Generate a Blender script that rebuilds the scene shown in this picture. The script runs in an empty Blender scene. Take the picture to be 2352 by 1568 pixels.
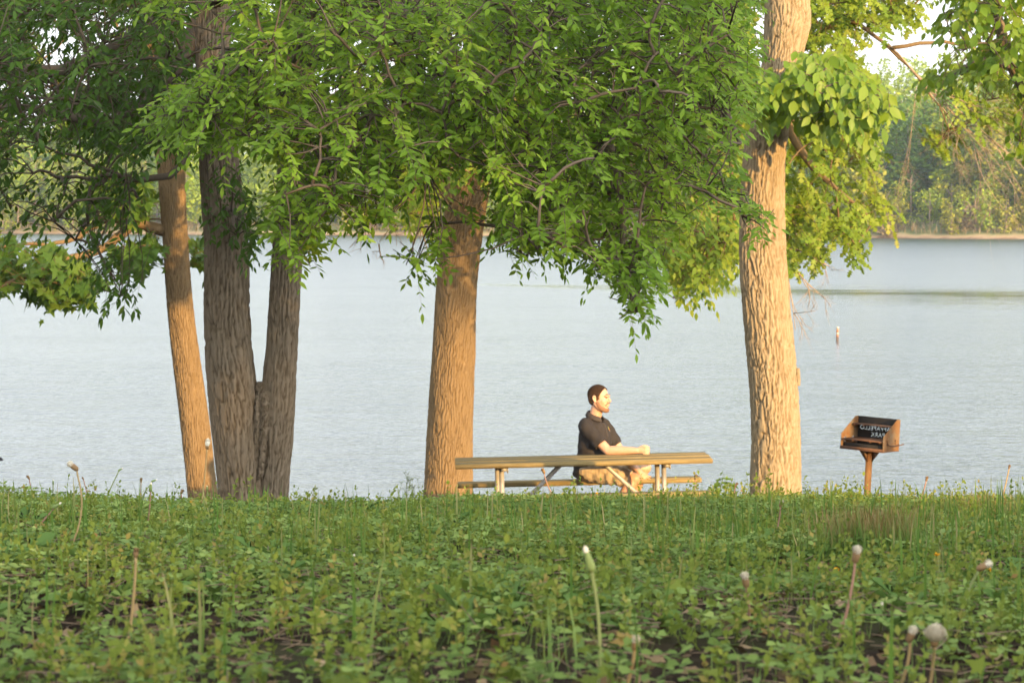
import bpy, bmesh, math, random
import numpy as np
from mathutils import Vector, Matrix
from mathutils.bvhtree import BVHTree

R = np.random.default_rng(7)
random.seed(7)
S = bpy.context.scene
COL = S.collection

# ------------------------------------------------------------------ camera frame
# photo coordinates below are given in a 2352 x 1568 view of the photograph
F_PX, W_PX, H_PX, CZ, HOR = 6175.0, 2352.0, 1568.0, 4.2, 480.0
PITCH = math.atan((H_PX/2-HOR)/F_PX)
_CP, _SP = math.cos(PITCH), math.sin(PITCH)

def P(vx, vy, D):
    """world point on the sight line (vx, vy) at distance D (metres along y)"""
    a = (vx-W_PX/2)/F_PX; b = -(vy-H_PX/2)/F_PX
    d = np.array([a, _CP+b*_SP, -_SP+b*_CP])
    return d*(D/d[1])+np.array([0, 0, CZ])

def Pn(vx, vy, D):
    vx, vy, D = [np.asarray(q, float) for q in (vx, vy, D)]
    a = (vx-W_PX/2)/F_PX; b = -(vy-H_PX/2)/F_PX
    d = np.stack([a, _CP+b*_SP, -_SP+b*_CP], -1)
    return d*(D/d[..., 1])[..., None]+np.array([0, 0, CZ])

# ------------------------------------------------------------------ terrain heights
_yt = np.arange(-60, 80, .1)
_zt = np.interp(_yt, [-60, -30, -8, 0, 3, 6, 8.3, 9, 10, 17, 22, 25, 29, 33, 38, 44, 60, 80],
                [1.2, .5, -.1, -.36, -.53, -.755, -.957, -1.03, -1.17, -2.05, -2.70, -3.05, -3.42, -3.75, -4.2, -4.9, -6.2, -6.6])
_k = np.ones(11)/11
_zt = np.convolve(np.pad(_zt, 5, 'edge'), _k, 'valid')

def gz(x, y):
    x = np.asarray(x, float); y = np.asarray(y, float)
    z = np.interp(y, _yt, _zt)
    z = z+.010*np.sin(x*2.1+y*.7)+.008*np.sin(x*4.3-y*1.9+1)+.006*np.sin(x*1.1+2.+y*3.1)
    return z+CZ

def ground_hit(vx, vy, dmax=9.0):
    Ds = np.arange(2.2, dmax, .02)
    p = Pn(np.full_like(Ds, vx), np.full_like(Ds, vy), Ds)
    below = p[:, 2] < gz(p[:, 0], p[:, 1])
    i = int(np.argmax(below)) if below.any() else len(Ds)-1
    D = Ds[i]; q = P(vx, vy, D)
    return q[0], q[1], float(gz(q[0], q[1]))

# ------------------------------------------------------------------ object helpers
def tag(o, label=None, cat=None, group=None, kind=None):
    if label: o['label'] = label
    if cat: o['category'] = cat
    if group: o['group'] = group
    if kind: o['kind'] = kind
    return o

def empty(name, loc, label=None, cat=None, group=None, rot=(0, 0, 0)):
    o = bpy.data.objects.new(name, None); COL.objects.link(o)
    o.location = loc; o.rotation_euler = rot; o.empty_display_size = .2
    bpy.context.view_layer.update()
    return tag(o, label, cat, group)

def link(name, me, mat=None, parent=None, world=True):
    o = bpy.data.objects.new(name, me); COL.objects.link(o)
    if mat is not None:
        for m in (mat if isinstance(mat, (list, tuple)) else [mat]): me.materials.append(m)
    if parent is not None:
        o.parent = parent
        if world: o.matrix_parent_inverse = Matrix.LocRotScale(parent.location, parent.rotation_euler, parent.scale).inverted()
    return o

class MB:
    """collects triangles/quads with one float per vertex"""
    def __init__(s): s.v = []; s.f3 = []; s.f4 = []; s.a = []; s.n = 0
    def add(s, v, f3=None, f4=None, a=None):
        v = np.asarray(v, float).reshape(-1, 3)
        if f3 is not None and len(f3): s.f3.append(np.asarray(f3).reshape(-1, 3)+s.n)
        if f4 is not None and len(f4): s.f4.append(np.asarray(f4).reshape(-1, 4)+s.n)
        s.a.append(np.full(len(v), .5) if a is None else np.broadcast_to(np.asarray(a, float), (len(v),)))
        s.v.append(v); s.n += len(v)
    def mesh(s, name, smooth=True):
        me = bpy.data.meshes.new(name)
        v = np.concatenate(s.v) if s.v else np.zeros((0, 3))
        f3 = np.concatenate(s.f3) if s.f3 else np.zeros((0, 3), int)
        f4 = np.concatenate(s.f4) if s.f4 else np.zeros((0, 4), int)
        me.vertices.add(len(v)); me.vertices.foreach_set('co', v.astype(np.float32).ravel())
        nl = f3.size+f4.size
        me.loops.add(nl); me.loops.foreach_set('vertex_index', np.concatenate([f3.ravel(), f4.ravel()]).astype(np.int32))
        me.polygons.add(len(f3)+len(f4))
        st = np.concatenate([np.arange(len(f3))*3, f3.size+np.arange(len(f4))*4]).astype(np.int32)
        me.polygons.foreach_set('loop_start', st)
        me.polygons.foreach_set('use_smooth', np.full(len(st), smooth))
        at = me.attributes.new('rnd', 'FLOAT', 'POINT')
        at.data.foreach_set('value', np.concatenate(s.a).astype(np.float32) if s.a else np.zeros(0, np.float32))
        me.update(calc_edges=True); me.validate()
        return me
    def build(s, name, mat=None, parent=None, smooth=True):
        return link(name, s.mesh(name, smooth), mat, parent)

def unit(v): return v/np.maximum(np.linalg.norm(v, axis=-1, keepdims=True), 1e-9)

def tube(mb, pts, rad, n=6, cap=True, a=.5, flat=1.0):
    pts = np.asarray(pts, float); m = len(pts)
    rad = np.broadcast_to(np.asarray(rad, float), (m,))
    t = unit(np.gradient(pts, axis=0))
    ref = np.array([0, 0, 1.]) if abs(t[0][2]) < .9 else np.array([1., 0, 0])
    u = unit(np.cross(t, ref)); w = np.cross(t, u)
    th = np.arange(n)/n*2*np.pi
    v = pts[:, None]+rad[:, None, None]*(np.cos(th)[None, :, None]*u[:, None]+flat*np.sin(th)[None, :, None]*w[:, None])
    i = np.arange(m-1)[:, None]*n; j = np.arange(n)[None]; k = (j+1) % n
    f4 = np.stack([i+j, i+k, i+n+k, i+n+j], -1).reshape(-1, 4)
    v = v.reshape(-1, 3); f3 = []
    if cap:
        v = np.concatenate([v, pts[:1], pts[-1:]])
        c0, c1 = m*n, m*n+1; jj = np.arange(n); kk = (jj+1) % n
        f3 = np.concatenate([np.stack([np.full(n, c0), kk, jj], -1), np.stack([np.full(n, c1), (m-1)*n+jj, (m-1)*n+kk], -1)])
    mb.add(v, f3, f4, a)

def box(mb, c, size, rot=None, bev=0.0, a=.5):
    c = np.asarray(c, float); h = np.asarray(size, float)/2
    bm = bmesh.new(); bmesh.ops.create_cube(bm, size=1)
    for v in bm.verts: v.co = Vector((v.co.x*2*h[0], v.co.y*2*h[1], v.co.z*2*h[2]))
    if bev: bmesh.ops.bevel(bm, geom=bm.edges[:], offset=bev, segments=2, affect='EDGES')
    bm.verts.index_update()
    vs = np.array([v.co[:] for v in bm.verts])
    if rot is not None: vs = vs@np.asarray(rot).T
    bmesh.ops.triangulate(bm, faces=bm.faces[:])
    mb.add(vs+c, [[v.index for v in f.verts] for f in bm.faces], a=a)
    bm.free()

def rotz(a): c, s = math.cos(a), math.sin(a); return np.array([[c, -s, 0], [s, c, 0], [0, 0, 1.]])

# ------------------------------------------------------------------ materials
def new_mat(name):
    m = bpy.data.materials.new(name); m.use_nodes = True
    nt = m.node_tree; nt.nodes.clear()
    return m, nt, lambda t, **k: _node(nt, t, k)

def _node(nt, t, k):
    n = nt.nodes.new(t)
    for a, b in k.items():
        if a in n.inputs.keys() if hasattr(n.inputs, 'keys') else False: n.inputs[a].default_value = b
        else: setattr(n, a, b)
    return n

def ramp(nt, src, stops, interp='LINEAR'):
    r = nt.nodes.new('ShaderNodeValToRGB'); r.color_ramp.interpolation = interp
    e = r.color_ramp.elements
    while len(e) > 1: e.remove(e[-1])
    for i, (p, c) in enumerate(stops):
        q = e[0] if i == 0 else e.new(p)
        q.position = p; q.color = (*c, 1) if len(c) == 3 else c
    if src is not None: nt.links.new(src, r.inputs[0])
    return r.outputs[0]

def out(nt, sh, disp=None):
    o = nt.nodes.new('ShaderNodeOutputMaterial'); nt.links.new(sh, o.inputs['Surface'])

def noise(nt, vec, scale, detail=4, rough=.55, sc=None):
    n = nt.nodes.new('ShaderNodeTexNoise'); n.inputs['Scale'].default_value = scale
    n.inputs['Detail'].default_value = detail; n.inputs['Roughness'].default_value = rough
    if sc is not None:
        mp = nt.nodes.new('ShaderNodeMapping'); mp.inputs['Scale'].default_value = sc
        nt.links.new(vec, mp.inputs[0]); vec = mp.outputs[0]
    nt.links.new(vec, n.inputs['Vector'])
    return n.outputs[0]

def bump(nt, h, strength=.5, dist=.01):
    b = nt.nodes.new('ShaderNodeBump'); b.inputs['Strength'].default_value = strength
    b.inputs['Distance'].default_value = dist; nt.links.new(h, b.inputs['Height'])
    return b.outputs[0]

def mixc(nt, f, a, b, mode='MIX'):
    m = nt.nodes.new('ShaderNodeMix'); m.data_type = 'RGBA'; m.blend_type = mode
    for s, v in ((m.inputs[0], f), (m.inputs[6], a), (m.inputs[7], b)):
        if hasattr(v, 'is_output'): nt.links.new(v, s)
        else: s.default_value = v if isinstance(v, (int, float)) else (*v, 1)
    return m.outputs[2]

def math_(nt, op, a, b=None, c=None, clamp=False):
    m = nt.nodes.new('ShaderNodeMath'); m.operation = op; m.use_clamp = clamp
    for s, v in zip(m.inputs, (a, b, c)):
        if v is None: continue
        if hasattr(v, 'is_output'): nt.links.new(v, s)
        else: s.default_value = v
    return m.outputs[0]

def coord(nt, which='Object'):
    return nt.nodes.new('ShaderNodeTexCoord').outputs[which]

def attr(nt, name='rnd'):
    a = nt.nodes.new('ShaderNodeAttribute'); a.attribute_name = name
    return a.outputs['Fac']

def pbsdf(nt, col, rough=.6, nrm=None, spec=.4, metal=0.0):
    b = nt.nodes.new('ShaderNodeBsdfPrincipled')
    for k, v in (('Base Color', col), ('Roughness', rough), ('Specular IOR Level', spec), ('Metallic', metal), ('Normal', nrm)):
        if v is None: continue
        if hasattr(v, 'is_output'): nt.links.new(v, b.inputs[k])
        else: b.inputs[k].default_value = v if isinstance(v, (int, float)) else (*v, 1)
    return b.outputs[0]

def leaf_mat(name, stops, trans, tf=.42, rough=.45, spec=.2):
    m, nt, N = new_mat(name)
    c = ramp(nt, attr(nt), stops)
    # veins / blotches of the blade itself
    n = noise(nt, coord(nt), 55, 2)
    c2 = mixc(nt, math_(nt, 'MULTIPLY', n, .25), c, (.10, .15, .035))
    s = pbsdf(nt, c2, rough, spec=spec)
    t = nt.nodes.new('ShaderNodeBsdfTranslucent')
    tc = mixc(nt, .55, c, trans); nt.links.new(tc, t.inputs['Color'])
    mx = nt.nodes.new('ShaderNodeMixShader'); mx.inputs[0].default_value = tf
    nt.links.new(s, mx.inputs[1]); nt.links.new(t.outputs[0], mx.inputs[2])
    out(nt, mx.outputs[0]); return m

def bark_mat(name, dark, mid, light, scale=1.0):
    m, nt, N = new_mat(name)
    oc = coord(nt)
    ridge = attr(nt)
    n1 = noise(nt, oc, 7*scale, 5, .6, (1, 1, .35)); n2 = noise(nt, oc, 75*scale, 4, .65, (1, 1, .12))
    c = ramp(nt, ridge, [(0, dark), (.35, mid), (1, light)])  # furrow shade put into the colour; crests weathered lighter
    c = mixc(nt, math_(nt, 'MULTIPLY', n1, .5), c, tuple(q*.75 for q in mid))
    lich = ramp(nt, noise(nt, oc, 5*scale, 6, .7), [(.58, (0, 0, 0)), (.72, (1, 1, 1))])
    c = mixc(nt, math_(nt, 'MULTIPLY', lich, .35), c, tuple(min(1, q*1.25) for q in light))
    nb = bump(nt, math_(nt, 'ADD', n2, math_(nt, 'MULTIPLY', n1, .6)), .9, .012)
    out(nt, pbsdf(nt, c, .9, nb, .02)); return m

def plain(name, col, rough=.6, var=.25, nscale=20, spec=.3, metal=0., bstr=.2, bdist=.003):
    m, nt, N = new_mat(name)
    n = noise(nt, coord(nt), nscale, 5)
    c = mixc(nt, n, tuple(q*(1-var) for q in col), tuple(min(1, q*(1+var)) for q in col))
    out(nt, pbsdf(nt, c, rough, bump(nt, n, bstr, bdist), spec, metal)); return m

M = {}
# canopy leaves: rnd runs 0..1 from deep green to yellowish
M['leaf'] = leaf_mat('ash_leaf', [(0, (.060, .125, .010)), (.5, (.145, .25, .018)), (.85, (.22, .335, .03)), (1, (.30, .37, .05))], (.28, .48, .025))
M['leaf_shade_tint'] = leaf_mat('shade_tinted_leaf', [(0, (.024, .060, .004)), (.6, (.042, .100, .006)), (1, (.075, .14, .010))], (.14, .24, .02), .3)  # inner crown's shade is put into this leaf colour
M['leaf_star'] = leaf_mat('sweetgum_leaf', [(0, (.05, .11, .018)), (.5, (.085, .165, .020)), (1, (.15, .22, .03))], (.26, .34, .02), .4)
M['leaf_oak'] = leaf_mat('oak_leaf', [(0, (.09, .16, .012)), (.4, (.16, .24, .018)), (.8, (.25, .31, .03)), (1, (.33, .31, .07))], (.36, .44, .03), .42)
M['leaf_big'] = leaf_mat('broad_leaf', [(0, (.07, .145, .012)), (.6, (.13, .22, .018)), (1, (.22, .29, .03))], (.30, .40, .02), .4, .4, .22)
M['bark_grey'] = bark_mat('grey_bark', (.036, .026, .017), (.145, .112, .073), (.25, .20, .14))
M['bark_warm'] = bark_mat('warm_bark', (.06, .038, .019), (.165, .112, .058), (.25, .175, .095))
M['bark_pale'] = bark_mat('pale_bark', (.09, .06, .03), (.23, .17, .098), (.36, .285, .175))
M['twig'] = plain('twig_bark', (.105, .080, .055), .85, .35, 30)
M['twig_dry'] = plain('dry_twig', (.33, .25, .17), .85, .3, 30)
# ------------------------------------------------------------------ camera, sky, sun, air
cam = bpy.data.cameras.new('camera'); co = bpy.data.objects.new('camera', cam); COL.objects.link(co)
co.location = (0, 0, CZ); co.rotation_euler = (math.pi/2-PITCH, 0, 0)
cam.sensor_width = 36; cam.lens = F_PX/W_PX*36; cam.clip_end = 6000; cam.clip_start = .1
cam.dof.use_dof = True; cam.dof.focus_distance = 9.0; cam.dof.aperture_fstop = 20
S.camera = co

SUN_EL, SUN_AZ = math.radians(7.2), math.radians(31)      # sun low behind the camera, 31 degrees to its right
sd = Vector((math.sin(SUN_AZ)*math.cos(SUN_EL), -math.cos(SUN_AZ)*math.cos(SUN_EL), math.sin(SUN_EL)))
sl = bpy.data.lights.new('sun', 'SUN'); so = bpy.data.objects.new('sun', sl); COL.objects.link(so)
sl.energy = 5.0; sl.angle = math.radians(.55); sl.color = (1, .63, .25)
so.rotation_euler = (-sd).to_track_quat('-Z', 'Y').to_euler(); so.location = (20, -30, 30)

w = bpy.data.worlds.new('World'); S.world = w; w.use_nodes = True
nt = w.node_tree; nt.nodes.clear()
sky = nt.nodes.new('ShaderNodeTexSky'); sky.sky_type = 'NISHITA'; sky.sun_disc = False
sky.sun_elevation = SUN_EL; sky.sun_rotation = math.atan2(sd.x, sd.y)
sky.air_density = 1.0; sky.dust_density = 3.0; sky.ozone_density = 1.0; sky.altitude = 100
# thin high cloud veil over the clear sky: whiter and more even than blue air
g = coord(nt, 'Generated')
cl = noise(nt, g, 2.2, 5, .6, (1, 1, 3))
veil = ramp(nt, cl, [(.35, (.62,)*3), (.7, (.95,)*3)])
WHITE = (7.7, 7.95, 8.35)
# veil brightened towards the sun behind the viewpoint, dimmed overhead, shaped for fill
nrm_ = nt.nodes.new('ShaderNodeVectorMath'); nrm_.operation = 'DOT_PRODUCT'; nt.links.new(g, nrm_.inputs[0]); nrm_.inputs[1].default_value = tuple(sd)
up_ = nt.nodes.new('ShaderNodeSeparateXYZ'); nt.links.new(g, up_.inputs[0])
glow = math_(nt, 'POWER', math_(nt, 'MAXIMUM', nrm_.outputs['Value'], 0.0), 2.2)
low = math_(nt, 'POWER', math_(nt, 'SUBTRACT', 1.0, math_(nt, 'ABSOLUTE', up_.outputs[2])), 2.0)
fac = math_(nt, 'ADD', math_(nt, 'MULTIPLY_ADD', low, .50, .50), math_(nt, 'MULTIPLY', glow, 2.6))
vm = nt.nodes.new('ShaderNodeVectorMath'); vm.operation = 'SCALE'; vm.inputs[0].default_value = WHITE; nt.links.new(fac, vm.inputs['Scale'])
cc = mixc(nt, veil, sky.outputs[0], vm.outputs[0])
bg = nt.nodes.new('ShaderNodeBackground'); bg.inputs['Strength'].default_value = .15
nt.links.new(cc, bg.inputs['Color'])
wo = nt.nodes.new('ShaderNodeOutputWorld'); nt.links.new(bg.outputs[0], wo.inputs['Surface'])

S.view_settings.view_transform = 'Standard'; S.view_settings.look = 'None'
S.view_settings.exposure = 1.1; S.view_settings.gamma = 1
S.render.engine = 'CYCLES'
S.cycles.use_denoising = True; S.cycles.denoiser = 'OPENIMAGEDENOISE'; S.cycles.denoising_input_passes = 'RGB_ALBEDO_NORMAL'; S.cycles.denoising_prefilter = 'ACCURATE'
S.cycles.max_bounces = 8; S.cycles.diffuse_bounces = 5; S.cycles.glossy_bounces = 3; S.cycles.transmission_bounces = 5
S.cycles.volume_bounces = 0; S.cycles.use_adaptive_sampling = True
S.cycles.caustics_reflective = False; S.cycles.caustics_refractive = False

# ------------------------------------------------------------------ ground, lake, far hills
def grid(xs, ys, zf):
    X, Y = np.meshgrid(xs, ys); Z = zf(X, Y)
    v = np.stack([X, Y, Z], -1).reshape(-1, 3); nx = len(xs)
    i, j = np.meshgrid(np.arange(len(ys)-1), np.arange(nx-1), indexing='ij')
    a = i*nx+j
    return v, np.stack([a, a+1, a+nx+1, a+nx], -1).reshape(-1, 4)

def shore_y(x): return 418-.50*x+5*np.sin(x*.05+1)+2.5*np.sin(x*.17)
def hills_z(x, y):
    d = y-shore_y(x)
    Hm = 8+17/(1+np.exp(-(x-15)/28))
    up = np.maximum(d, 0)
    h = np.where(d > 0, .35+.9*(1-np.exp(-up/4))+Hm*(1-np.exp(-up/130))+1.5*np.sin(x*.03+y*.02)*(1-np.exp(-up/80)), d*.12)
    return np.maximum(h, -2.4)
def ground_z(x, y):
    near = gz(x, np.clip(y, -60, 79))
    return np.where(y < 79, near, -2.4)

mb = MB()
xs = np.concatenate([np.linspace(-420, -14, 40), np.arange(-13, 13.01, .16), np.linspace(14, 420, 40)])
ys = np.concatenate([np.linspace(-60, -3, 30), np.arange(-2.7, 12, .12), np.arange(12, 60, .6), np.linspace(62, 1000, 60)])
v, f = grid(xs, ys, ground_z); mb.add(v, f4=f)
m, nt, N = new_mat('soil')
oc = coord(nt)
n1 = noise(nt, oc, 9, 6, .65); n2 = noise(nt, oc, 70, 4, .7); n3 = noise(nt, oc, 1.3, 4)
c = ramp(nt, n1, [(.25, (.010, .007, .005)), (.5, (.025, .017, .011)), (.68, (.055, .037, .024)), (.8, (.11, .08, .055))])
c = mixc(nt, math_(nt, 'MULTIPLY', n2, .5), c, (.022, .015, .010))
c = mixc(nt, ramp(nt, n3, [(.5, (0,)*3), (.65, (.5,)*3)]), c, (.045, .06, .02))
out(nt, pbsdf(nt, c, .8, bump(nt, math_(nt, 'ADD', n1, n2), .8, .02), .02))
M['soil'] = m
tag(mb.build('ground', M['soil']), kind='structure')

m, nt, N = new_mat('lake_water')
geo = nt.nodes.new('ShaderNodeNewGeometry').outputs['Position']
sx = nt.nodes.new('ShaderNodeSeparateXYZ'); nt.links.new(geo, sx.inputs[0])
# calm streak where no wind ruffles the surface
warp = noise(nt, geo, .03, 3, .6); rag = noise(nt, geo, .55, 5, .7, (.16, 1, 1))
wy = math_(nt, 'ADD', math_(nt, 'ADD', sx.outputs[1], math_(nt, 'MULTIPLY', sx.outputs[0], .85)), math_(nt, 'MULTIPLY_ADD', warp, 40, -20))
dist = math_(nt, 'ABSOLUTE', math_(nt, 'SUBTRACT', wy, 147))
half = math_(nt, 'MULTIPLY_ADD', sx.outputs[0], .60, 6.0)
calm = math_(nt, 'SUBTRACT', 1, math_(nt, 'DIVIDE', dist, math_(nt, 'MAXIMUM', half, 2.0)))
calm = math_(nt, 'MULTIPLY', math_(nt, 'ADD', calm, math_(nt, 'MULTIPLY_ADD', rag, 2.6, -1.25)), 1.1)
calm = math_(nt, 'MULTIPLY', calm, math_(nt, 'DIVIDE', math_(nt, 'ADD', sx.outputs[0], 8), 14, clamp=True), clamp=True)
patch = noise(nt, geo, .12, 5, .65, (.18, .9, 1))
amp = math_(nt, 'MULTIPLY_ADD', patch, 1.0, .4)
amp = math_(nt, 'MULTIPLY', amp, math_(nt, 'SUBTRACT', 1, math_(nt, 'MULTIPLY', calm, .86)))
w1 = noise(nt, geo, .85, 3, .6, (.95, 1.1, 1)); w2 = noise(nt, geo, 3.0, 3, .6, (1, 1, 1)); w3 = noise(nt, geo, .17, 2, .5, (.6, 1.4, 1))
h = math_(nt, 'ADD', math_(nt, 'MULTIPLY', w1, .42), math_(nt, 'MULTIPLY', w2, .30))
h = math_(nt, 'ADD', h, math_(nt, 'MULTIPLY', w3, .45))
w4 = noise(nt, geo, .05, 2, .5, (.5, 1.3, 1)); h = math_(nt, 'ADD', h, math_(nt, 'MULTIPLY_ADD', w4, .4, -.2))
h = math_(nt, 'MULTIPLY', math_(nt, 'SUBTRACT', h, .585), amp)
nb = bump(nt, h, 1.0, .24)
far = math_(nt, 'DIVIDE', math_(nt, 'SUBTRACT', sx.outputs[1], 90), 160, clamp=True)
rgh = math_(nt, 'MULTIPLY', math_(nt, 'MULTIPLY_ADD', far, .10, .17), math_(nt, 'SUBTRACT', 1, math_(nt, 'MULTIPLY', calm, .75)))
wc = pbsdf(nt, (.030, .055, .062), rgh, nb, .5)
out(nt, wc); M['water'] = m
mb = MB(); v, f = grid(np.linspace(-700, 700, 8), np.array([36.5, 60, 120, 300, 700, 1000]), lambda X, Y: X*0.0); mb.add(v, f4=f)
tag(mb.build('water', M['water']), kind='structure')

m, nt, N = new_mat('far_land')
geo = nt.nodes.new('ShaderNodeNewGeometry').outputs['Position']
sx = nt.nodes.new('ShaderNodeSeparateXYZ'); nt.links.new(geo, sx.inputs[0])
n1 = noise(nt, geo, .35, 5, .6)
hz = math_(nt, 'ADD', sx.outputs[2], math_(nt, 'MULTIPLY_ADD', n1, 1.2, -.6))
c = ramp(nt, math_(nt, 'DIVIDE', hz, 4.0), [(0, (.20, .13, .08)), (.07, (.36, .26, .16)), (.13, (.28, .24, .12)), (.2, (.12, .14, .05)), (1, (.05, .07, .025))])
out(nt, pbsdf(nt, c, .9, bump(nt, n1, .6, .3), .1)); M['far_land'] = m
mb = MB(); v, f = grid(np.arange(-420, 421, 3.0), np.concatenate([np.arange(190, 680, 3.0), np.arange(690, 990, 20)]), hills_z); mb.add(v, f4=f)
tag(mb.build('far_hills', M['far_land']), kind='structure')

# the morning air between the camera and the far shore
mb = MB(); box(mb, (0, 470, 45), (1440, 1120, 110))
m, nt, N = new_mat('morning_haze')
pv = nt.nodes.new('ShaderNodeVolumePrincipled'); pv.inputs['Color'].default_value = (.70, .84, 1, 1)
pv.inputs['Density'].default_value = .0002; pv.inputs['Anisotropy'].default_value = .15
o = nt.nodes.new('ShaderNodeOutputMaterial'); nt.links.new(pv.outputs[0], o.inputs['Volume'])
HAZE = mb.build('haze', m, smooth=False); tag(HAZE, kind='stuff')
# ------------------------------------------------------------------ bark and trunks
def hash2(i, j, k):
    h = (i.astype(np.int64)*73856093) ^ (j.astype(np.int64)*19349663) ^ (k*83492791)
    h = (h ^ (h >> 13))*1274126177 & 0x7fffffff
    return ((h ^ (h >> 16)) & 0xffff)/65535.0

def cells(u, v, nu, seed):
    """2-d cellular pattern wrapping in u after nu cells: distance-to-border like value"""
    iu = np.floor(u); iv = np.floor(v)
    f1 = np.full(u.shape, 9.); f2 = np.full(u.shape, 9.)
    for a in (-1, 0, 1):
        for b in (-1, 0, 1):
            cu = iu+a; cv = iv+b; w = np.mod(cu, nu)
            d = np.hypot(cu+hash2(w, cv, seed)*.9+.05-u, cv+hash2(w, cv, seed+7)*.9+.05-v)
            f2 = np.minimum(f2, np.maximum(f1, d)); f1 = np.minimum(f1, d)
    return f2-f1

def bark_tube(mb, centers, radii, plate=.036, length=.16, depth=.014, seed=1, nseg=60, step=.011, lumps=.03, flare=0.0, soft=.27):
    """trunk surface with furrowed plates standing out of it"""
    c = np.asarray(centers, float); r = np.asarray(radii, float)
    s = np.concatenate([[0], np.cumsum(np.linalg.norm(np.diff(c, axis=0), axis=1))])
    n = max(4, int(s[-1]/step)); q = np.linspace(0, s[-1], n)
    k = np.ones(max(3, int(.25/step))); k /= len(k); pad = len(k)//2
    def sm(a): return np.convolve(np.pad(np.interp(q, s, a), (pad, len(k)-1-pad), 'edge'), k, 'valid')
    C = np.stack([sm(c[:, i]) for i in range(3)], -1); Rr = sm(r)
    Rm = Rr.mean(); nu = 2*max(4, round(np.pi*Rm/(plate*.62))); nseg = int(min(560, max(nseg, nu*4.4)))
    th = np.arange(nseg)/nseg*2*np.pi
    T, Q = np.meshgrid(th, q)
    u = T/(2*np.pi)*nu; vv = Q/length
    u2 = u+.5*np.sin(Q*4+seed+2*np.sin(T*3)+T*2)+.22*np.sin(Q*15+T*7+seed)+.12*np.sin(Q*43+T*13)+.08*np.sin(Q*95+T*19)
    v2 = vv*.62+.6*np.sin(T*5+seed)+.4*np.sin(T*11+2*seed)
    e = cells(u2, v2, nu, seed)
    e2 = cells(u2*2+.3, v2*2.3, nu*2, seed+31)
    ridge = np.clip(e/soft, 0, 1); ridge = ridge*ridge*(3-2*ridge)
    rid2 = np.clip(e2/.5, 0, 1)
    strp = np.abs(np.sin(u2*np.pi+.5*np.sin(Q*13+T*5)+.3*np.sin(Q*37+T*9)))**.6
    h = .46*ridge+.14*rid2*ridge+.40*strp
    big = lumps*Rr[:, None]*(np.sin(T*2+Q*1.3+seed)+.7*np.sin(T*3-Q*2.1+2*seed)+.5*np.sin(T*5+Q*4.2))
    fl = flare*np.exp(-Q/.28)*(1+.35*np.sin(T*4+seed)+.25*np.sin(T*7+1))*Rr[:, None]
    rad = Rr[:, None]+big+fl+depth*(h-.75)
    V = C[:, None]+rad[..., None]*np.stack([np.cos(T), np.sin(T), np.zeros_like(T)], -1)
    i = np.arange(n-1)[:, None]*nseg; j = np.arange(nseg)[None]; kk = (j+1) % nseg
    f = np.stack([i+j, i+kk, i+nseg+kk, i+nseg+j], -1).reshape(-1, 4)
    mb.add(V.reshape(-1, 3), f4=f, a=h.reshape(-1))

def outline(rows, D, lean=0.0):
    """rows of (vy, left vx, right vx) at distance D -> centres and radii"""
    C, Rr = [], []
    for vy, a, b in rows:
        C.append(P((a+b)/2, vy, D)); Rr.append((b-a)/2*D/F_PX)
    return np.array(C), np.array(Rr)

def extend_trunk(C, Rr, D, top=None, top_r=.06, bottom=True):
    C = list(C); Rr = list(Rr)
    o = np.argsort([c[2] for c in C]); C = [C[i] for i in o]; Rr = [Rr[i] for i in o]
    if bottom:
        b = C[0].copy(); zb = float(gz(b[0], b[1]))-.12
        d = (C[0]-C[1])/max(1e-3, C[1][2]-C[0][2]); n = b+d*(b[2]-zb); n[2] = zb
        C.insert(0, n); Rr.insert(0, Rr[0]*1.06)
    if top is not None:
        t = np.asarray(top, float); a = C[-1]
        for k in (.35, .7, 1.0): C.append(a+(t-a)*k+np.array([.12*math.sin(k*5), .1*math.cos(k*4), 0])*k*(1-k)*3); Rr.append(Rr[-1]*(1-.33*k) if k < 1 else top_r)
    return np.array(C), np.array(Rr)

# ------------------------------------------------------------------ leaves
def fold_leaf(w=.20, fold=.05, droop=.10):
    v = np.array([[0, 0, 0], [.22, w*.75, 0], [.22, 0, -fold*.6], [.22, -w*.75, 0], [.52, w, -.02], [.52, 0, -fold-.02], [.52, -w, -.02],
                  [.80, w*.55, -droop*.6], [.80, 0, -fold*.6-droop*.6], [.80, -w*.55, -droop*.6], [1.05, 0, -droop]])
    f = [[0, 2, 1], [0, 3, 2], [1, 2, 5], [1, 5, 4], [2, 3, 6], [2, 6, 5], [4, 5, 8], [4, 8, 7], [5, 6, 9], [5, 9, 8], [7, 8, 10], [8, 9, 10]]
    return v, np.array(f)
def fan_leaf(outl, cz=-.04, droop=.12):
    o = np.array(outl, float); n = len(o)
    z = -droop*(o[:, 0]**2)-.06*np.abs(o[:, 1])
    v = np.concatenate([[[.38, 0, cz*.3]], np.stack([o[:, 0], o[:, 1], z], -1)])
    i = np.arange(n); return v, np.stack([np.zeros(n, int), 1+i, 1+(i+1) % n], -1)
LEAF = {
    'ash': fold_leaf(.19), 'wide': fold_leaf(.30, .06, .2), 'small': fold_leaf(.24, .04, .12),
    'star': fan_leaf([(0, 0), (.02, -.14), (-.14, -.42), (.16, -.27), (.34, -.60), (.46, -.22), (1.0, 0), (.46, .22), (.34, .60), (.16, .27), (-.14, .42), (.02, .14)]),
    'oak': fan_leaf([(0, 0), (.12, -.07), (.22, -.32), (.34, -.11), (.52, -.38), (.60, -.10), (.80, -.24), (1.0, 0), (.80, .24), (.60, .10), (.52, .38), (.34, .11), (.22, .32), (.12, .07)]),
}
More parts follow.
